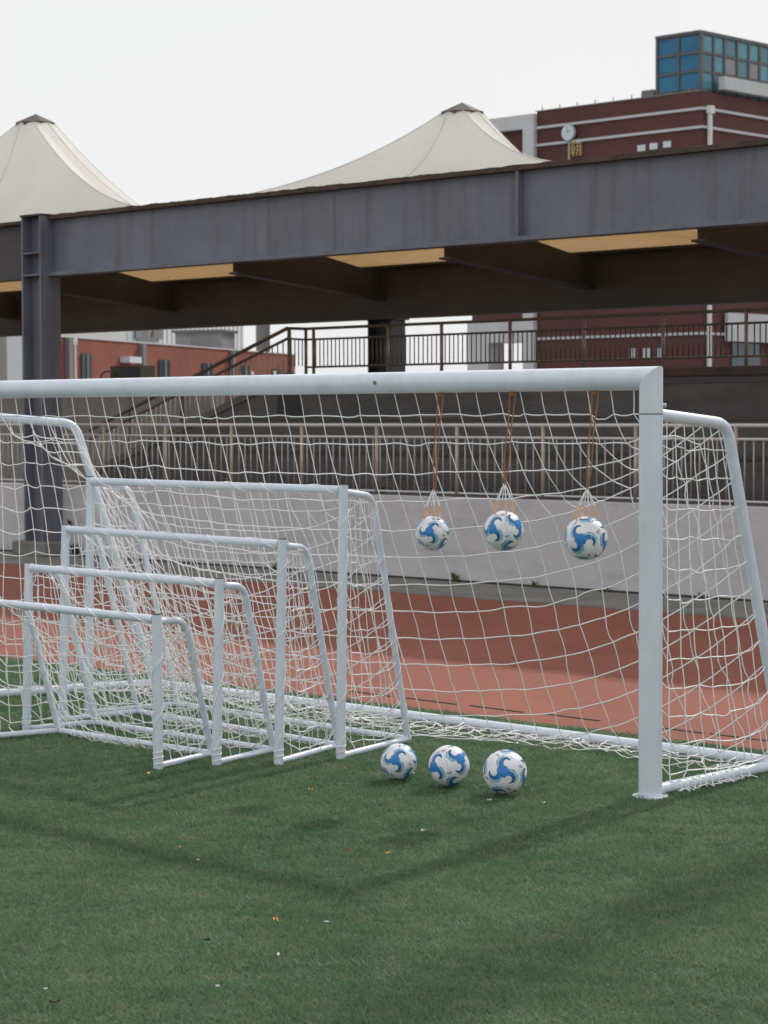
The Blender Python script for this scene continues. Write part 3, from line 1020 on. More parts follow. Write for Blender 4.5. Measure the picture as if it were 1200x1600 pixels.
# ------------------------------------------------------------------ balls
def ball_mesh():
    """unit-diameter ball: panel relief and the printed blue swirls as vertex colours"""
    import bmesh
    bm_ = bmesh.new()
    bmesh.ops.create_icosphere(bm_, subdivisions=6, radius=0.5)
    me = bpy.data.meshes.new('football')
    bm_.to_mesh(me); bm_.free()
    n = len(me.vertices)
    co = np.empty(n * 3, np.float32); me.vertices.foreach_get('co', co)
    N = co.reshape(-1, 3) / 0.5
    col = np.empty((n, 4), np.float32); col[:] = (0.87, 0.885, 0.93, 1)
    BLUE = np.array((0.020, 0.230, 0.620)); LIGHT = np.array((0.320, 0.580, 0.800)); NAVY = np.array((0.010, 0.030, 0.085)); TEAL = np.array((0.012, 0.125, 0.26))
    dirs = [(1, 0, 0), (-1, 0, 0), (0, 1, 0), (0, -1, 0), (0, 0, 1), (0, 0, -1)]
    seam = np.zeros(n)
    for q, d in enumerate(dirs):
        d = np.array(d, float)
        e = np.cross(d, (0.3, 0.9, 0.5)); e /= np.linalg.norm(e); f = np.cross(d, e)
        dot = N @ d
        th = np.arccos(np.clip(dot, -1, 1))
        x = -np.where(dot > 0, N @ e, 9) / np.maximum(np.sin(th), 1e-6) * th / 1.05
        y = np.where(dot > 0, N @ f, 9) / np.maximum(np.sin(th), 1e-6) * th / 1.05
        ok = dot > 0.2
        rho = np.hypot(x, y)
        RD, RW = 0.42, 0.19
        phis, rks = [], []
        for k in range(3):
            a = 2 * math.pi * k / 3 + 0.5
            vx, vy = x - RD * math.cos(a), y - RD * math.sin(a)
            rks.append(np.hypot(vx, vy))
            phis.append(np.mod(np.arctan2(vy, vx) - (a + math.pi), 2 * math.pi))
        # pale bands along the outer side of each arm, with a dark outline
        for k in range(3):
            ph, rk = phis[k], rks[k]
            t2 = np.clip((ph - 0.35) / 2.5, 0, 1)
            wd = 0.20 * np.clip(1 - ph / 3.9, 0, 1) + 0.15 * np.sin(math.pi * t2) ** 0.8
            ring = ok & (ph > 0.35) & (ph < 2.85) & (rk > RW)
            col[ring & (rk < RW + wd + 0.02), :3] = NAVY
            col[ring & (rk < RW + wd), :3] = LIGHT
        # blue hooks curling round the discs, darkening to their tips
        body = ok & (rho < 0.27)
        tip = np.zeros(n)
        for k in range(3):
            ph, rk = phis[k], rks[k]
            wd = 0.20 * np.clip(1 - ph / 3.9, 0, 1) ** 1.0
            hk = ok & (ph < 3.5) & (rk < RW + wd) & (rk >= RW)
            edge = ok & (ph < 3.5) & (rk < RW + wd + 0.026) & (rk >= RW) & (ph > 0.5)
            col[edge, :3] = NAVY
            body |= hk
            tip = np.where(hk, np.maximum(tip, np.clip((ph - 0.9) / 1.7, 0, 1)), tip)
        bc = BLUE * (1 - tip[:, None]) + TEAL * tip[:, None]
        col[body, :3] = bc[body]
        for k in range(3):
            ph, rk = phis[k], rks[k]
            col[ok & (rk < RW) & (rk > RW - 0.022) & ((ph < 3.3) | (ph > 5.6)), :3] = NAVY
            col[ok & (rk <= RW - 0.022), :3] = (0.87, 0.885, 0.93)
            col[ok & (rk <= RW) & (ph >= 3.3) & (ph <= 5.6), :3] = (0.87, 0.885, 0.93)
        seam = np.maximum(seam, np.exp(-((rho - 0.785) / 0.014) ** 2) * ok)
    # small printed mark in the gaps between swirls
    for d in ((1, 1, 1), (1, -1, 1), (-1, 1, 1), (-1, -1, 1), (1, 1, -1), (1, -1, -1), (-1, 1, -1), (-1, -1, -1)):
        d = np.array(d, float) / math.sqrt(3)
        e = np.cross((0, 0, 1), d); e /= np.linalg.norm(e); f = np.cross(d, e)
        ok = N @ d > 0.9
        x = N @ e; y = N @ f
        col[ok & (abs(x) < 0.13) & (abs(y - 0.05) < 0.028), :3] = (0.10, 0.09, 0.12)
        col[ok & (abs(x) < 0.12) & (abs(y + 0.035) < 0.014), :3] = (0.30, 0.30, 0.33)
    col[:, :3] *= (1 - 0.28 * seam)[:, None]
    newco = N * (0.5 * (1 - 0.006 * seam))[:, None]
    me.vertices.foreach_set('co', newco.astype(np.float32).ravel())
    at_ = me.color_attributes.new('print', 'FLOAT_COLOR', 'POINT')
    at_.data.foreach_set('color', col.ravel())
    me.polygons.foreach_set('use_smooth', [True] * len(me.polygons))
    m = bpy.data.materials.new('football_print'); m.use_nodes = True
    t_ = m.node_tree; b = t_.nodes['Principled BSDF']
    b.inputs['Roughness'].default_value = 0.32
    ca_ = t_.nodes.new('ShaderNodeVertexColor'); ca_.layer_name = 'print'
    tx = t_.nodes.new('ShaderNodeTexCoord'); nz_ = t_.nodes.new('ShaderNodeTexNoise')
    nz_.inputs['Scale'].default_value = 5; nz_.inputs['Detail'].default_value = 6
    t_.links.new(tx.outputs['Object'], nz_.inputs['Vector'])
    mr = t_.nodes.new('ShaderNodeMapRange'); mr.inputs['From Min'].default_value = 0.35; mr.inputs['From Max'].default_value = 0.75
    mr.inputs['To Min'].default_value = 1.0; mr.inputs['To Max'].default_value = 0.84
    t_.links.new(nz_.outputs['Fac'], mr.inputs['Value'])
    hs = t_.nodes.new('ShaderNodeHueSaturation')
    t_.links.new(ca_.outputs['Color'], hs.inputs['Color']); t_.links.new(mr.outputs['Result'], hs.inputs['Value'])
    t_.links.new(hs.outputs['Color'], b.inputs['Base Color'])
    n2 = t_.nodes.new('ShaderNodeTexVoronoi'); n2.inputs['Scale'].default_value = 70
    t_.links.new(tx.outputs['Object'], n2.inputs['Vector'])
    bp = t_.nodes.new('ShaderNodeBump'); bp.inputs['Strength'].default_value = 0.08; bp.inputs['Distance'].default_value = 0.004
    t_.links.new(n2.outputs['Distance'], bp.inputs['Height']); t_.links.new(bp.outputs['Normal'], b.inputs['Normal'])
    me.materials.append(m)
    return me


BALL = ball_mesh()


def face_rot(dirw, spin, which=(1, 0, 0)):
    """turn the swirl `which` of the ball towards the world direction dirw, then spin about it"""
    q = Vector(which).rotation_difference(Vector(dirw).normalized())
    from mathutils import Quaternion
    return (Quaternion(Vector(dirw).normalized(), spin) @ q).to_euler()


def view_dir(P, dx, dy):
    """world direction leaving the ball towards the viewer, shifted right dx and up dy (fractions of its radius)"""
    c = np.asarray(CAM) - np.asarray(P); c /= np.linalg.norm(c)
    r = np.cross(c, (0, 0, 1)); r = -r / np.linalg.norm(r) if r @ Rv < 0 else r / np.linalg.norm(r)
    u = np.cross(r, -c); u = u if u[2] > 0 else -u
    k = math.sqrt(max(0.0, 1 - dx * dx - dy * dy))
    return c * k + r * dx + u * dy


ground_balls = [((-1.226, -0.507), 0.187, (-0.22, 0.10), 2.0, 'smallest football on the grass, beside the foot of the nested goals'),
                ((-0.906, -0.475), 0.207, (-0.78, -0.05), 0.4, 'middle football of the three lying on the grass'),
                ((-0.553, -0.453), 0.218, (-0.10, 0.02), 2.6, 'largest football on the grass, nearest the thick goal post')]
for (xy, d, off, spin, lab) in ground_balls:
    P = np.array([xy[0], xy[1], d / 2 + 0.012])
    o = inst('football', BALL, None, P, face_rot(view_dir(P, *off), spin), (d, d, d))
    tag(o, lab, 'ball', 'blue swirl footballs')
hang = [((676, 833), 0.182, (-0.20, 0.08), 2.1, 688, 'smallest football hanging from the crossbar, farthest from the thick post'),
        ((787, 829), 0.206, (-0.62, 0.10), 0.2, 801, 'middle football of the three hanging from the crossbar'),
        ((915.5, 841), 0.218, (-0.25, -0.06), 1.2, 930, 'largest football hanging from the crossbar, next to the thick post')]
for (c, d, off, spin, tx_, lab) in hang:
    P = at(c[0], c[1], -0.02)
    o = inst('football', BALL, None, P, face_rot(view_dir(P, *off), spin), (d, d, d))
    tag(o, lab, 'ball', 'blue swirl footballs')
    top = np.array([at(tx_, 600, 0)[0], -0.0, H - 0.116 - 0.0])
    apex = P + np.array([0.006, 0.0, d / 2 + 0.122])
    sgn = lab.split(' ')[0]
    rt = thing('ball_sling', top, 'orange rope with a cord sling holding the %s hanging football' % sgn, 'rope', 'rope slings for hanging balls')
    # two strands looped over the crossbar
    for k in (-1, 1):
        pts = []
        for t_ in np.linspace(0, 1, 16):
            q = top * (1 - t_) + apex * t_
            pts.append(q + np.array([k * 0.013 * (1 - t_ ** 3) + 0.004 * math.sin(9 * t_ + k), 0.004 * k, 0]))
        MB().tube(pts, 0.0036, 6).build('rope', M['rope'], rt, True)
    MB().tube([top + (0, 0, 0.006), top - (0, 0, 0.006), top - (0, 0, 0.02)], [0.012, 0.014, 0.008], 8).build('tie', M['rope'], rt, True)
    MB().tube([apex + (0, 0, 0.02), apex + (0, 0, 0.006), apex - (0, 0, 0.012)], [0.006, 0.010, 0.006], 8).build('knot', M['whitecord'], rt, True)
    for k in range(6):
        a = 2 * math.pi * k / 6 + 0.4
        hdir = np.array([math.cos(a), math.sin(a), 0])
        e1 = apex + hdir * 0.012
        on = P + hdir * (d / 2 + 0.003) * math.cos(0.95) + np.array([0, 0, (d / 2 + 0.003) * math.sin(0.95)])
        mid = e1 * 0.5 + on * 0.5 + hdir * 0.006
        MB().tube([apex, e1, mid], 0.0032, 5).build('strand', M['whitecord'], rt, True)
        MB().tube([mid, on], 0.0042, 5).build('strand', M['peach'], rt, True)
        arc = [P + (d / 2 + 0.0022) * (hdir * math.cos(b_) + np.array([0, 0, math.sin(b_)])) for b_ in np.linspace(0.95, -1.5, 14)]
        MB().tube(arc, 0.0009, 4).build('strand', M['whitecord'], rt, True)

# ------------------------------------------------------------------ maroon building on the right
BY = 70.0
cor = at(1097, 141, BY)
mbld = thing('building', (cor[0], BY, 0), 'maroon tiled building with white bands and a blue glass box on its roof', 'building')
def zz(px, py): return at(px, py, BY)[2]
xl = at(839, 200, BY)[0]
ztop = zz(1097, 142)
DEP = 34.0
MB().box((xl, BY, 0), (cor[0], BY + DEP, ztop)).build('wall', M['maroon'], mbld)
for py in (170, 199, 521):
    zb_ = zz(1090, py)
    MB().box((xl, BY - 0.10, zb_ - 0.055), (cor[0] + 0.10, BY - 0.003, zb_ + 0.055)).build('band', M['whitepaint'], mbld)
    MB().box((cor[0] + 0.003, BY + 0.0, zb_ - 0.055), (cor[0] + 0.10, BY + DEP, zb_ + 0.055)).build('band', M['whitepaint'], mbld)
MB().box((xl - 0.05, BY - 0.04, ztop + 0.002), (cor[0] + 0.04, BY + 0.25, ztop + 0.05)).build('coping', M['greytrim'], mbld)
# white framed bay at the left end
x0 = at(735, 300, BY)[0]
zt2 = zz(839, 178)
xm = at(822, 200, BY)[0]; xw = at(768, 540, BY)[0]
MB().box((xm, BY - 0.25, 0), (xl - 0.003, BY + 0.9, zt2)).build('white_pier', M['whitepaint'], mbld)
MB().box((x0, BY - 0.25, zz(839, 200)), (xm - 0.003, BY + 0.9, zt2)).build('white_lintel', M['whitepaint'], mbld)
MB().box((x0, BY + 0.1, zz(768, 500)), (xm - 0.003, BY + 0.8, zz(839, 200) - 0.004)).build('recessed_wall', M['maroon'], mbld)
MB().box((x0, BY - 0.25, zz(800, 535)), (xm - 0.003, BY + 0.9, zz(768, 500) - 0.004)).build('white_lintel', M['whitepaint'], mbld)
MB().box((x0, BY - 0.25, 0), (xw, BY + 0.9, zz(800, 535) - 0.004)).build('white_pier', M['whitepaint'], mbld)
# drain pipe and right-hand face
MB().box((cor[0] + 0.12, BY + 0.25, 0), (cor[0] + 0.27, BY + 0.40, zz(1104, 168))).build('drain_pipe', M['pipe'], mbld)
MB().box((cor[0] + 0.10, BY + 0.18, zz(1104, 176)), (cor[0] + 0.34, BY + 0.48, zz(1104, 164))).build('rain_hopper', M['pipe'], mbld)
zpar = zz(1100, 126)
MB().box((cor[0] + 0.02, BY + 1.2, ztop + 0.17), (cor[0] + 0.35, BY + DEP, zpar + 0.3)).build('parapet', M['whitepaint'], mbld)
for (ya, yb, pa, pb) in ((BY + 2.2, BY + 4.0, 214, 208),):
    MB().box((cor[0] - 0.2, ya, zz(1130, 232)), (cor[0] + 0.05, yb, zz(1130, 212))).build('window', M['window'], mbld)
# white lower storey with dark windows on the right-hand face
MB().box((cor[0] + 0.11, BY + 1.6, zz(1094, 532)), (cor[0] + 0.28, BY + DEP, zz(1094, 487))).build('white_storey', M['whitepaint'], mbld)
for k in range(6):
    ya = BY + 2.2 + k * 3.0
    f_ = MB().box((cor[0] + 0.004, ya, 1.2), (cor[0] + 0.07, ya + 2.2, zz(1094, 534))).build('window', M['window'], mbld)
    MB().box((cor[0] + 0.071, ya + 1.05, 1.2), (cor[0] + 0.11, ya + 1.15, zz(1094, 534))).build('mullion', M['greytrim'], f_)
# small pale windows in two rows
for px, py0, py1 in ((1003, 226, 237), (1022, 223, 234), (1043, 220, 231)):
    a = at(px - 6, py1, BY); b = at(px + 6, py0, BY)
    MB().box((a[0], BY - 0.05, a[2]), (b[0], BY - 0.004, b[2])).build('window', M['windowlight'], mbld)
for px in (990, 1011, 1031):
    a = at(px - 5, 559, BY); b = at(px + 5, 544, BY)
    f_ = MB().box((a[0], BY - 0.05, a[2]), (b[0], BY - 0.004, b[2])).build('window', M['windowlight'], mbld)
    MB().box(((a[0] + b[0]) / 2 - 0.05, BY - 0.07, a[2]), ((a[0] + b[0]) / 2 + 0.05, BY - 0.051, b[2])).build('mullion', M['greytrim'], f_)
# studs along the roof edge
for k in range(9):
    x = xl + (cor[0] - xl) * (k + 0.3) / 9
    MB().box((x, BY - 0.02, ztop + 0.05), (x + 0.03, BY + 0.01, ztop + 0.22)).build('roof_stud', M['greytrim'], mbld)
# roof plant
a = at(1001, 152, BY + 0.8); b = at(1022, 139, BY + 0.8)
MB().bevbox((a[0], BY + 0.8, ztop), (b[0], BY + 2.0, b[2]), 0.04).build('roof_plant', M['greytrim'], mbld)
# clock and gilt sign
cc_ = at(888, 207, BY - 0.2)
ang = np.linspace(0, 2 * math.pi, 33)[:-1]
rim_ = [(cc_[0] + 0.27 * math.cos(q), BY - 0.02, cc_[2] + 0.27 * math.sin(q)) for q in ang]
ck_r = 0.36
ck = thing('wall_clock', (cc_[0], BY - 0.15, cc_[2]), 'round pale clock on a thin rod against the maroon facade', 'clock')
MB().tube([(cc_[0], BY - 0.11, cc_[2]), (cc_[0], BY - 0.24, cc_[2])], ck_r * 1.0, 32).build('face', M['clockface'], ck)
MB().tube([(cc_[0] + (ck_r + .01) * math.cos(q), BY - 0.22, cc_[2] + (ck_r + .01) * math.sin(q)) for q in ang], 0.018, 6, closed=True).build('rim', M['greytrim'], ck, True)
MB().tube([(cc_[0], BY - 0.27, cc_[2]), (cc_[0] + 0.2, BY - 0.27, cc_[2] + 0.1)], 0.009, 5).build('hand', M['greytrim'], ck)
MB().tube([(cc_[0], BY - 0.27, cc_[2]), (cc_[0] - 0.05, BY - 0.27, cc_[2] + 0.3)], 0.009, 5).build('hand', M['greytrim'], ck)
MB().box((cc_[0] - 0.035, BY - 0.17, zz(888, 262)), (cc_[0] + 0.035, BY - 0.115, cc_[2] - ck_r - 0.04)).build('rod', M['tanpost'], ck)
g0 = at(893, 245, BY); g1 = at(911, 221, BY)
gl = thing('gilt_sign', (g0[0], BY - 0.1, g0[2]), 'gold Chinese character mounted on the maroon facade', 'sign')
def stroke(u0, v0, u1, v1):
    """one stroke of the character in a unit square"""
    gw_, gh_ = g1[0] - g0[0], g1[2] - g0[2]
    a = (g0[0] + min(u0, u1) * gw_, BY - 0.12, g0[2] + min(v0, v1) * gh_)
    b = (g0[0] + max(u0, u1) * gw_, BY - 0.012, g0[2] + max(v0, v1) * gh_)
    MB().box(a, b).build('stroke', M['gold'], gl)
T_ = 0.075
for s_ in ((0.02, .86, .48, .86 + T_), (.22, .76, .30, 1.0), (.08, .66, .42, .72), (.08, .36, .15, .655), (.35, .36, .42, .655), (.155, .49, .345, .54), (.155, .36, .345, .41),
           (0.0, .20, .50, .20 + T_), (.22, 0, .30, .195), (.22, .28, .30, .355),
           (.60, .12, .67, .95), (.88, 0.02, .95, .95), (.675, .88, .875, .95), (.675, .62, .875, .68), (.675, .36, .875, .42), (.80, .02, .875, .09), (.55, .0, .62, .115)):
    stroke(*s_)

# the blue glass box on the roof
ga = at(1026, 62, BY + 0.4); gb = at(1094, 51, BY + 0.4)
gx0, gx1 = ga[0], gb[0]
gz0, gz1 = ztop + 0.17, gb[2]
gbx = thing('glass_box', (gx0, BY + 0.4, gz0), 'blue glazed curtain-wall box standing on the roof of the maroon building', 'roof structure')
MB().box((gx0 + 0.12, BY + 0.55, gz0), (gx1 - 0.12, BY + 30, gz1 - 0.1)).build('core', M['frame'], gbx)
MB().box((gx0 - 0.05, BY + 0.35, gz1), (gx1 + 0.05, BY + 30.1, gz1 + 0.12)).build('roof_edge', M['frame'], gbx)
def pane_front(i, j):
    w_ = (gx1 - gx0) / 2; h_ = (gz1 - gz0) / 3
    MB().box((gx0 + i * w_ + 0.07, BY + 0.46, gz0 + j * h_ + 0.07), (gx0 + (i + 1) * w_ - 0.07, BY + 0.548, gz0 + (j + 1) * h_ - 0.07)).build('pane', M['glassdeep'], gbx)
for i in range(2):
    for j in range(3):
        pane_front(i, j)
for i in range(3):
    x = gx0 + (gx1 - gx0) * i / 2
    MB().box((x - 0.06, BY + 0.40, gz0), (x + 0.06, BY + 0.552, gz1 - 0.001)).build('mullion', M['frame'], gbx)
for j in range(4):
    z = gz0 + (gz1 - gz0) * j / 3
    MB().box((gx0 + 0.061, BY + 0.415, z - 0.055), ((gx0 + gx1) / 2 - 0.061, BY + 0.549, z + 0.055)).build('transom', M['frame'], gbx)
    MB().box(((gx0 + gx1) / 2 + 0.061, BY + 0.415, z - 0.055), (gx1 - 0.061, BY + 0.549, z + 0.055)).build('transom', M['frame'], gbx)
npan = 10
ylist = [BY + 0.55 + 29.4 * k / npan for k in range(npan + 1)]
yp = [at_x(px, 100, gx1)[1] for px in (1094, 1115, 1132, 1152, 1170, 1187, 1203)]
ylist = yp + [yp[-1] + 2.6 * k for k in range(1, 5)]
for i in range(len(ylist) - 1):
    for j in range(3):
        h_ = (gz1 - gz0) / 3
        mm = M['louvre'] if (i, j) in ((2, 1), (4, 1)) else (M['glasscurtain'] if (i + j) % 3 == 1 else M['glasspale'])
        MB().box((gx1 - 0.118, ylist[i] + 0.08, gz0 + j * h_ + 0.07), (gx1 - 0.03, ylist[i + 1] - 0.08, gz0 + (j + 1) * h_ - 0.07)).build('pane', mm, gbx)
for y in ylist[1:]:
    MB().box((gx1 - 0.119, y - 0.07, gz0), (gx1 + 0.03, y + 0.07, gz1 - 0.001)).build('mullion', M['frame'], gbx)
for j in range(4):
    z = gz0 + (gz1 - gz0) * j / 3
    for i in range(len(ylist) - 1):
        MB().box((gx1 - 0.119, ylist[i] + 0.071, z - 0.055), (gx1 + 0.015, ylist[i + 1] - 0.071, z + 0.055)).build('transom', M['frame'], gbx)

# ------------------------------------------------------------------ brick building on the left
bd = np.array([-0.46, 0.887, 0.0]); bd /= np.linalg.norm(bd)
d = ray(461, 555); B0 = CAM + d * (88.0 / (d @ np.array([-math.sin(YAW), math.cos(YAW), 0])))
nrm = np.array([bd[1], -bd[0], 0.0])          # towards the camera side
if nrm @ (CAM - B0) < 0:
    nrm = -nrm


def on_face(px, py, out=0.0):
    q = B0 + nrm * out
    d = ray(px, py)
    return CAM + d * (((q - CAM) @ nrm) / (d @ nrm))


def slab(mb, pa, pb, z0, z1, o0, o1):
    """upright block along the brick face between two points on it"""
    a = np.array([pa[0], pa[1], 0]); b = np.array([pb[0], pb[1], 0])
    fix = lambda q: q - nrm * ((q - np.array([B0[0], B0[1], 0])) @ nrm)
    a, b = fix(a), fix(b)
    V = []
    for z in (z0, z1):
        for q, o in ((a, o0), (b, o0), (b, o1), (a, o1)):
            V.append((q[0] + nrm[0] * o, q[1] + nrm[1] * o, z))
    return mb.add(V, [(0, 3, 2, 1), (4, 5, 6, 7), (0, 1, 5, 4), (1, 2, 6, 5), (2, 3, 7, 6), (3, 0, 4, 7)])


bb = thing('building', (B0[0], B0[1], 0), 'low red brick building with narrow windows behind the stair', 'building')
pA = on_face(-130, 540); pB = B0
ztb = B0[2]
slab(MB(), pA, pB, 0, ztb, -14, 0).build('wall', M['brick'], bb)
slab(MB(), pA, pB, ztb + 0.002, ztb + 0.045, -14.1, 0.03).build('coping', M['whitepaint'], bb)
for (pa, pb, py0, py1) in ((22, 37, 552, 600), (126, 141, 552, 600), (247, 264, 562, 600), (315, 330, 567, 600), (376, 388, 571, 600), (424, 437, 576, 600)):
    qa, qb = on_face(pa, py0), on_face(pb, py0)
    f_ = slab(MB(), qa, qb, 0.8, qa[2], 0.01, 0.05).build('window', M['window'], bb)
    qm0, qm1 = on_face((pa + pb) / 2 - 1.0, py0), on_face((pa + pb) / 2 + 1.0, py0)
    slab(MB(), qm0, qm1, 0.8, qa[2] - 0.01, 0.055, 0.09).build('mullion', M['greytrim'], f_)
for pa, pb in ((101, 107), (217, 222), (358, 362)):
    slab(MB(), on_face(pa, 560), on_face(pb, 560), 0, ztb - 0.003, 0.01, 0.16).build('pilaster', M['greytrim'], bb)
qa, qb = on_face(187, 557), on_face(206, 557)
slab(MB(), qa, qb, on_face(190, 567)[2], qa[2], 0.01, 0.35).build('air_conditioner', M['windowlight'], bb)

# pale building behind it
pb_ = thing('building', (B0[0] - 12, B0[1] + 18, 0), 'pale ribbed building rising behind the brick building', 'building')
off_ = -26.0
def on_face2(px, py): return on_face(px, py, off_)
qa, qb = on_face2(196, 520), on_face2(381, 520)
zt_ = on_face2(300, 500)[2]
slab(MB(), qa, qb, 0, zt_, off_ - 10, off_).build('wall', M['brightwhite'], pb_)
for k in range(26):
    c0 = qa + (qb - qa) * ((k + 0.3) / 26); c1 = qa + (qb - qa) * ((k + 0.42) / 26)
    slab(MB(), c0, c1, 0, zt_ - 0.02, off_ + 0.005, off_ + 0.09).build('rib', M['windowlight'], pb_)
for pa, pc in ((207, 228), (235, 250)):
    slab(MB(), on_face2(pa, 520), on_face2(pc, 520), on_face2(pa, 529)[2], on_face2(pa, 512)[2], off_ + 0.1, off_ + 0.25).build('window', M['greytrim'], pb_)
tk = thing('water_tank', tuple(on_face(356, 548, -3.0) * (1, 1, 0) + (0, 0, ztb)), 'dark square tank on the roof of the brick building', 'tank')
q0, q1 = on_face(346, 530, -3.0), on_face(367, 530, -3.0)
slab(MB(), q0, q1, ztb + 0.046, on_face(356, 520, -3.0)[2], -5.0, -3.0).build('body', M['greytrim'], tk)
q0, q1 = on_face(344, 530, -3.0), on_face(369, 530, -3.0)
slab(MB(), q0, q1, on_face(356, 520, -3.0)[2] + 0.002, on_face(356, 516, -3.0)[2], -5.1, -2.9).build('lid', M['frame'], tk)
for px in (231, 411, 286):
    q = on_face(px, 540, -4.0)
    ch = tag(MB().box((q[0] - 0.22, q[1] - 0.22, ztb + 0.046), (q[0] + 0.22, q[1] + 0.22, on_face(px, 505 if px > 300 else 527, -4.0)[2])).build('roof_vent', M['greytrim']),
             {231: 'short grey vent stack at the left on the brick building roof', 286: 'grey vent stack in the middle of the brick building roof', 411: 'tall grey vent stack at the right end of the brick building roof'}[px], 'vent', 'roof vents')
# white lamp post before the brick building and a grey pier at the far left
q = at(119, 640, 24.0)
lp = thing('lamp_post', (q[0], 24.0, 0), 'slim white lamp post in front of the brick building', 'lamp post')
MB().tube([(q[0], 24, 0), (q[0], 24, at(119, 537, 24)[2])], [0.03, 0.02], 10).build('pole', M['pipe'], lp, True)
zl = at(119, 533, 24)[2]
MB().tube([(q[0], 24, zl - 0.12), (q[0], 24, zl - 0.06), (q[0], 24, zl + 0.03), (q[0], 24, zl + 0.08)], [0.02, 0.05, 0.05, 0.02], 12).build('lamp_head', M['pipe'], lp, True)
q0, q1 = at(-40, 560, 20), at(12.5, 560, 20)
pr = thing('grey_pier', (q1[0], 20, 0), 'broad grey pier with a white edge at the far left', 'pier')
MB().box((q0[0], 20, 0), (q1[0], 20.4, 4.6)).build('pier', M['greywall'], pr)
MB().box((q1[0] + 0.003, 19.97, 0), (q1[0] + 0.10, 20.3, 4.6)).build('edge_strip', M['windowlight'], pr)
# black loudspeaker-like floodlight box on the grey wall
q0, q1 = at(190, 600, 13.35), at(221, 571, 13.35)
fb = thing('equipment_box', (q0[0], 13.35, 2.36), 'dark equipment box with a curved cable on the grey wall beside the steel column', 'equipment box')
MB().box((q0[0], 13.32, 2.361), (q1[0], 13.62, q1[2])).build('housing', M['olive'], fb)
MB().box((q0[0] + 0.02, 13.30, 2.39), (q1[0] - 0.01, 13.318, q1[2] - 0.02)).build('front', M['black'], fb)
q2 = at(175, 572, 13.35)
MB().box((q2[0] - 0.02, 13.33, 2.361), (q0[0] - 0.004, 13.6, q1[2] + 0.0)).build('side_box', M['olive'], fb)
arc = [at(169 + 12 * math.cos(a), 592 - 12 * math.sin(a), 13.3) for a in np.linspace(3.3, 0.2, 14)]
MB().tube(arc, 0.014, 6).build('cable', M['black'], fb, True)

# floodlight mast beyond the right edge of the picture: it throws the long shadow over the turf
d = ray(1200, 1352); q = CAM + d * (-CAM[2] / d[2])
mpos = q + np.array([SUN_DIR.x, SUN_DIR.y, 0]) / math.hypot(SUN_DIR.x, SUN_DIR.y) * 11.4
ms = thing('floodlight_mast', tuple(mpos * (1, 1, 0)), 'grey floodlight mast standing right of the goal', 'mast')
MB().tube([mpos * (1, 1, 0), mpos * (1, 1, 0) + (0, 0, 14.0)], [0.17, 0.13], 16).build('pole', M['greytrim'], ms, True)
MB().box(mpos * (1, 1, 0) + (-0.6, -0.05, 13.8), mpos * (1, 1, 0) + (0.6, 0.05, 13.92)).build('cross_arm', M['greytrim'], ms)
for k in (-0.45, 0.45):
    MB().bevbox(mpos * (1, 1, 0) + (k - 0.18, -0.2, 13.93), mpos * (1, 1, 0) + (k + 0.18, 0.12, 14.2), 0.03).build('lamp_head', M['greytrim'], ms)


# ------------------------------------------------------------------ small things on the ground
def ground_pt(px, py):
    d = ray(px, py)
    return CAM + d * (-CAM[2] / d[2])


def leaf_obj(name, p, size, m, label, cat, group):
    n = 9
    mb = MB(); V = []
    a0 = random.uniform(0, 6.28)
    for i in range(n):
        a = 2 * math.pi * i / n
        r = size * (0.5 + 0.5 * abs(math.cos(a))) * random.uniform(0.75, 1.1)
        x, y = r * math.cos(a), r * math.sin(a) * 0.6
        V.append((p[0] + x * math.cos(a0) - y * math.sin(a0), p[1] + x * math.sin(a0) + y * math.cos(a0), 0.022 + random.uniform(0, size * 0.5)))
    V.append((p[0], p[1], 0.021))
    V2 = [(v[0], v[1], v[2] + 0.0015) for v in V]
    F = [(i, (i + 1) % n, n) for i in range(n)] + [(n + 1 + (i + 1) % n, n + 1 + i, 2 * n + 1) for i in range(n)]
    F += [((i + 1) % n, i, n + 1 + i, n + 1 + (i + 1) % n) for i in range(n)]
    mb.add(V + V2, F)
    return tag(mb.build(name, m), label, cat, group)


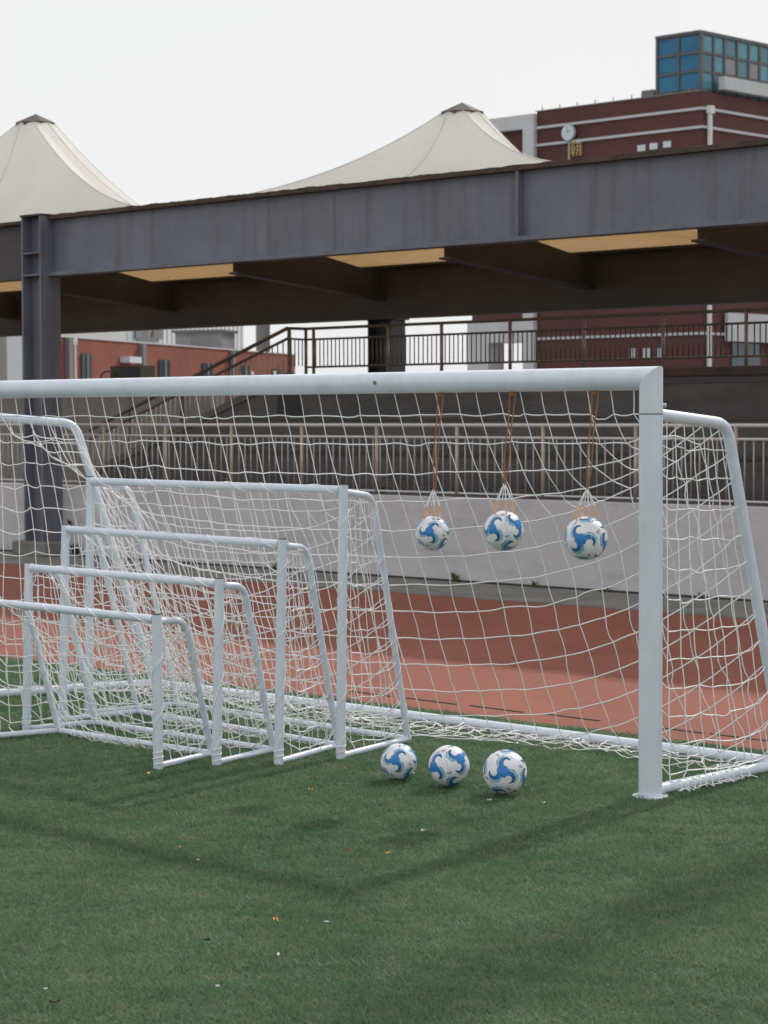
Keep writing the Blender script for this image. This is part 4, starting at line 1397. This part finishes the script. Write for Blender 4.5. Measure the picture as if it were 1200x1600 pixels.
for (px, py, s, nm, m, lab) in ((486, 1241, .022, 'leaf', 'leafyellow', 'yellow fallen leaf on the turf just below the nested goals'),
                               (232, 1216, .022, 'leaf', 'leafyellow', 'brown-yellow leaf by the foot of the smallest goal'),
                               (281, 1333, .017, 'leaf', 'leafyellow', 'small orange leaf on the turf at left, above a pale scrap'),
                               (605, 1342, .018, 'leaf', 'leafyellow', 'orange leaf on the turf below the middle football'),
                               (431, 1447, .019, 'leaf', 'leafyellow', 'bright orange leaf low on the turf'),
                               (545, 1336, .017, 'leaf', 'leafred', 'dark red leaf on the turf'),
                               (309, 1352, .010, 'scrap', 'litter', 'tiny pale scrap beside the small orange leaf'),
                               (645, 1217, .022, 'scrap', 'litter', 'white scrap beside the smallest football on the grass'),
                               (765, 1258, .020, 'scrap', 'litter', 'pale scrap in front of the largest football on the grass'),
                               (662, 1306, .016, 'scrap', 'litter', 'pale scrap in the middle of the turf'),
                               (510, 1450, .014, 'scrap', 'litter', 'white scrap right of the bright orange leaf'),
                               (435, 1502, .014, 'scrap', 'litter', 'white scrap below the bright orange leaf'),
                               (850, 1262, .012, 'scrap', 'litter', 'tiny pale scrap between largest ball and post foot'),
                               (340, 1552, .010, 'scrap', 'litter', 'faint pale scrap near the lower edge of the turf'),
                               (70, 1556, .010, 'scrap', 'litter', 'tiny pale scrap in the lower left corner'),
                               (322, 1479, .019, 'scrap', 'litterdark', 'dark scrap on the turf below the orange leaf at left'),
                               (86, 1577, .021, 'scrap', 'litterdark', 'dark scrap in the lower left corner of the turf')):
    leaf_obj(nm, ground_pt(px, py), s, M[m], lab, 'leaf' if nm == 'leaf' else 'litter', 'leaves and scraps on the turf')


def weed(p, h, n, m, label):
    mb = MB()
    for i in range(n):
        a = random.uniform(0, 6.28); l = random.uniform(0.3, 1.0) * h
        tip = np.array([p[0] + math.cos(a) * l * 0.7, p[1] - abs(math.sin(a)) * l * 0.35, p[2] + l])
        b0 = np.array([p[0] + random.uniform(-.4, .4) * h, p[1], p[2]])
        w_ = np.array([math.sin(a), 0.2, math.cos(a)]) * h * 0.10
        midp = (b0 + tip) / 2 + (0, 0, 0.1 * h)
        mb.add([b0, midp - w_, tip, midp + w_], [(0, 1, 2, 3)])
    return tag(mb.build('weed', m), label, 'plant', 'weeds at the wall foot')


for (px, py, h, n, m, lab) in ((711, 912, .13, 26, 'weed', 'small green weed at the wall foot below the smallest hanging ball'),
                              (835, 925, .10, 20, 'weed', 'low weed at the wall foot below the largest hanging ball'),
                              (600, 903, .06, 14, 'weed', 'thin weed at the wall foot right of the largest small goal'),
                              (950, 934, .07, 18, 'weed', 'low weed at the wall foot just left of the thick post'),
                              (1095, 946, .08, 16, 'weed', 'low weed at the wall foot behind the side net'),
                              (428, 889, .10, 20, 'weed', 'yellowish weed at the wall foot behind the nested goals'),
                              (118, 866, .20, 40, 'weeddark', 'dark weed growing beside the foot of the steel column'),):
    q = at(px, py, WALL_Y - 0.05)
    weed((q[0], WALL_Y - 0.04, 0.005), h, n, M[m], lab)
q = at(110, 822, WALL_Y - 0.03)
weed(q, .10, 24, M['weeddark'], 'dark straggling weed hanging on the white wall beside the steel column')
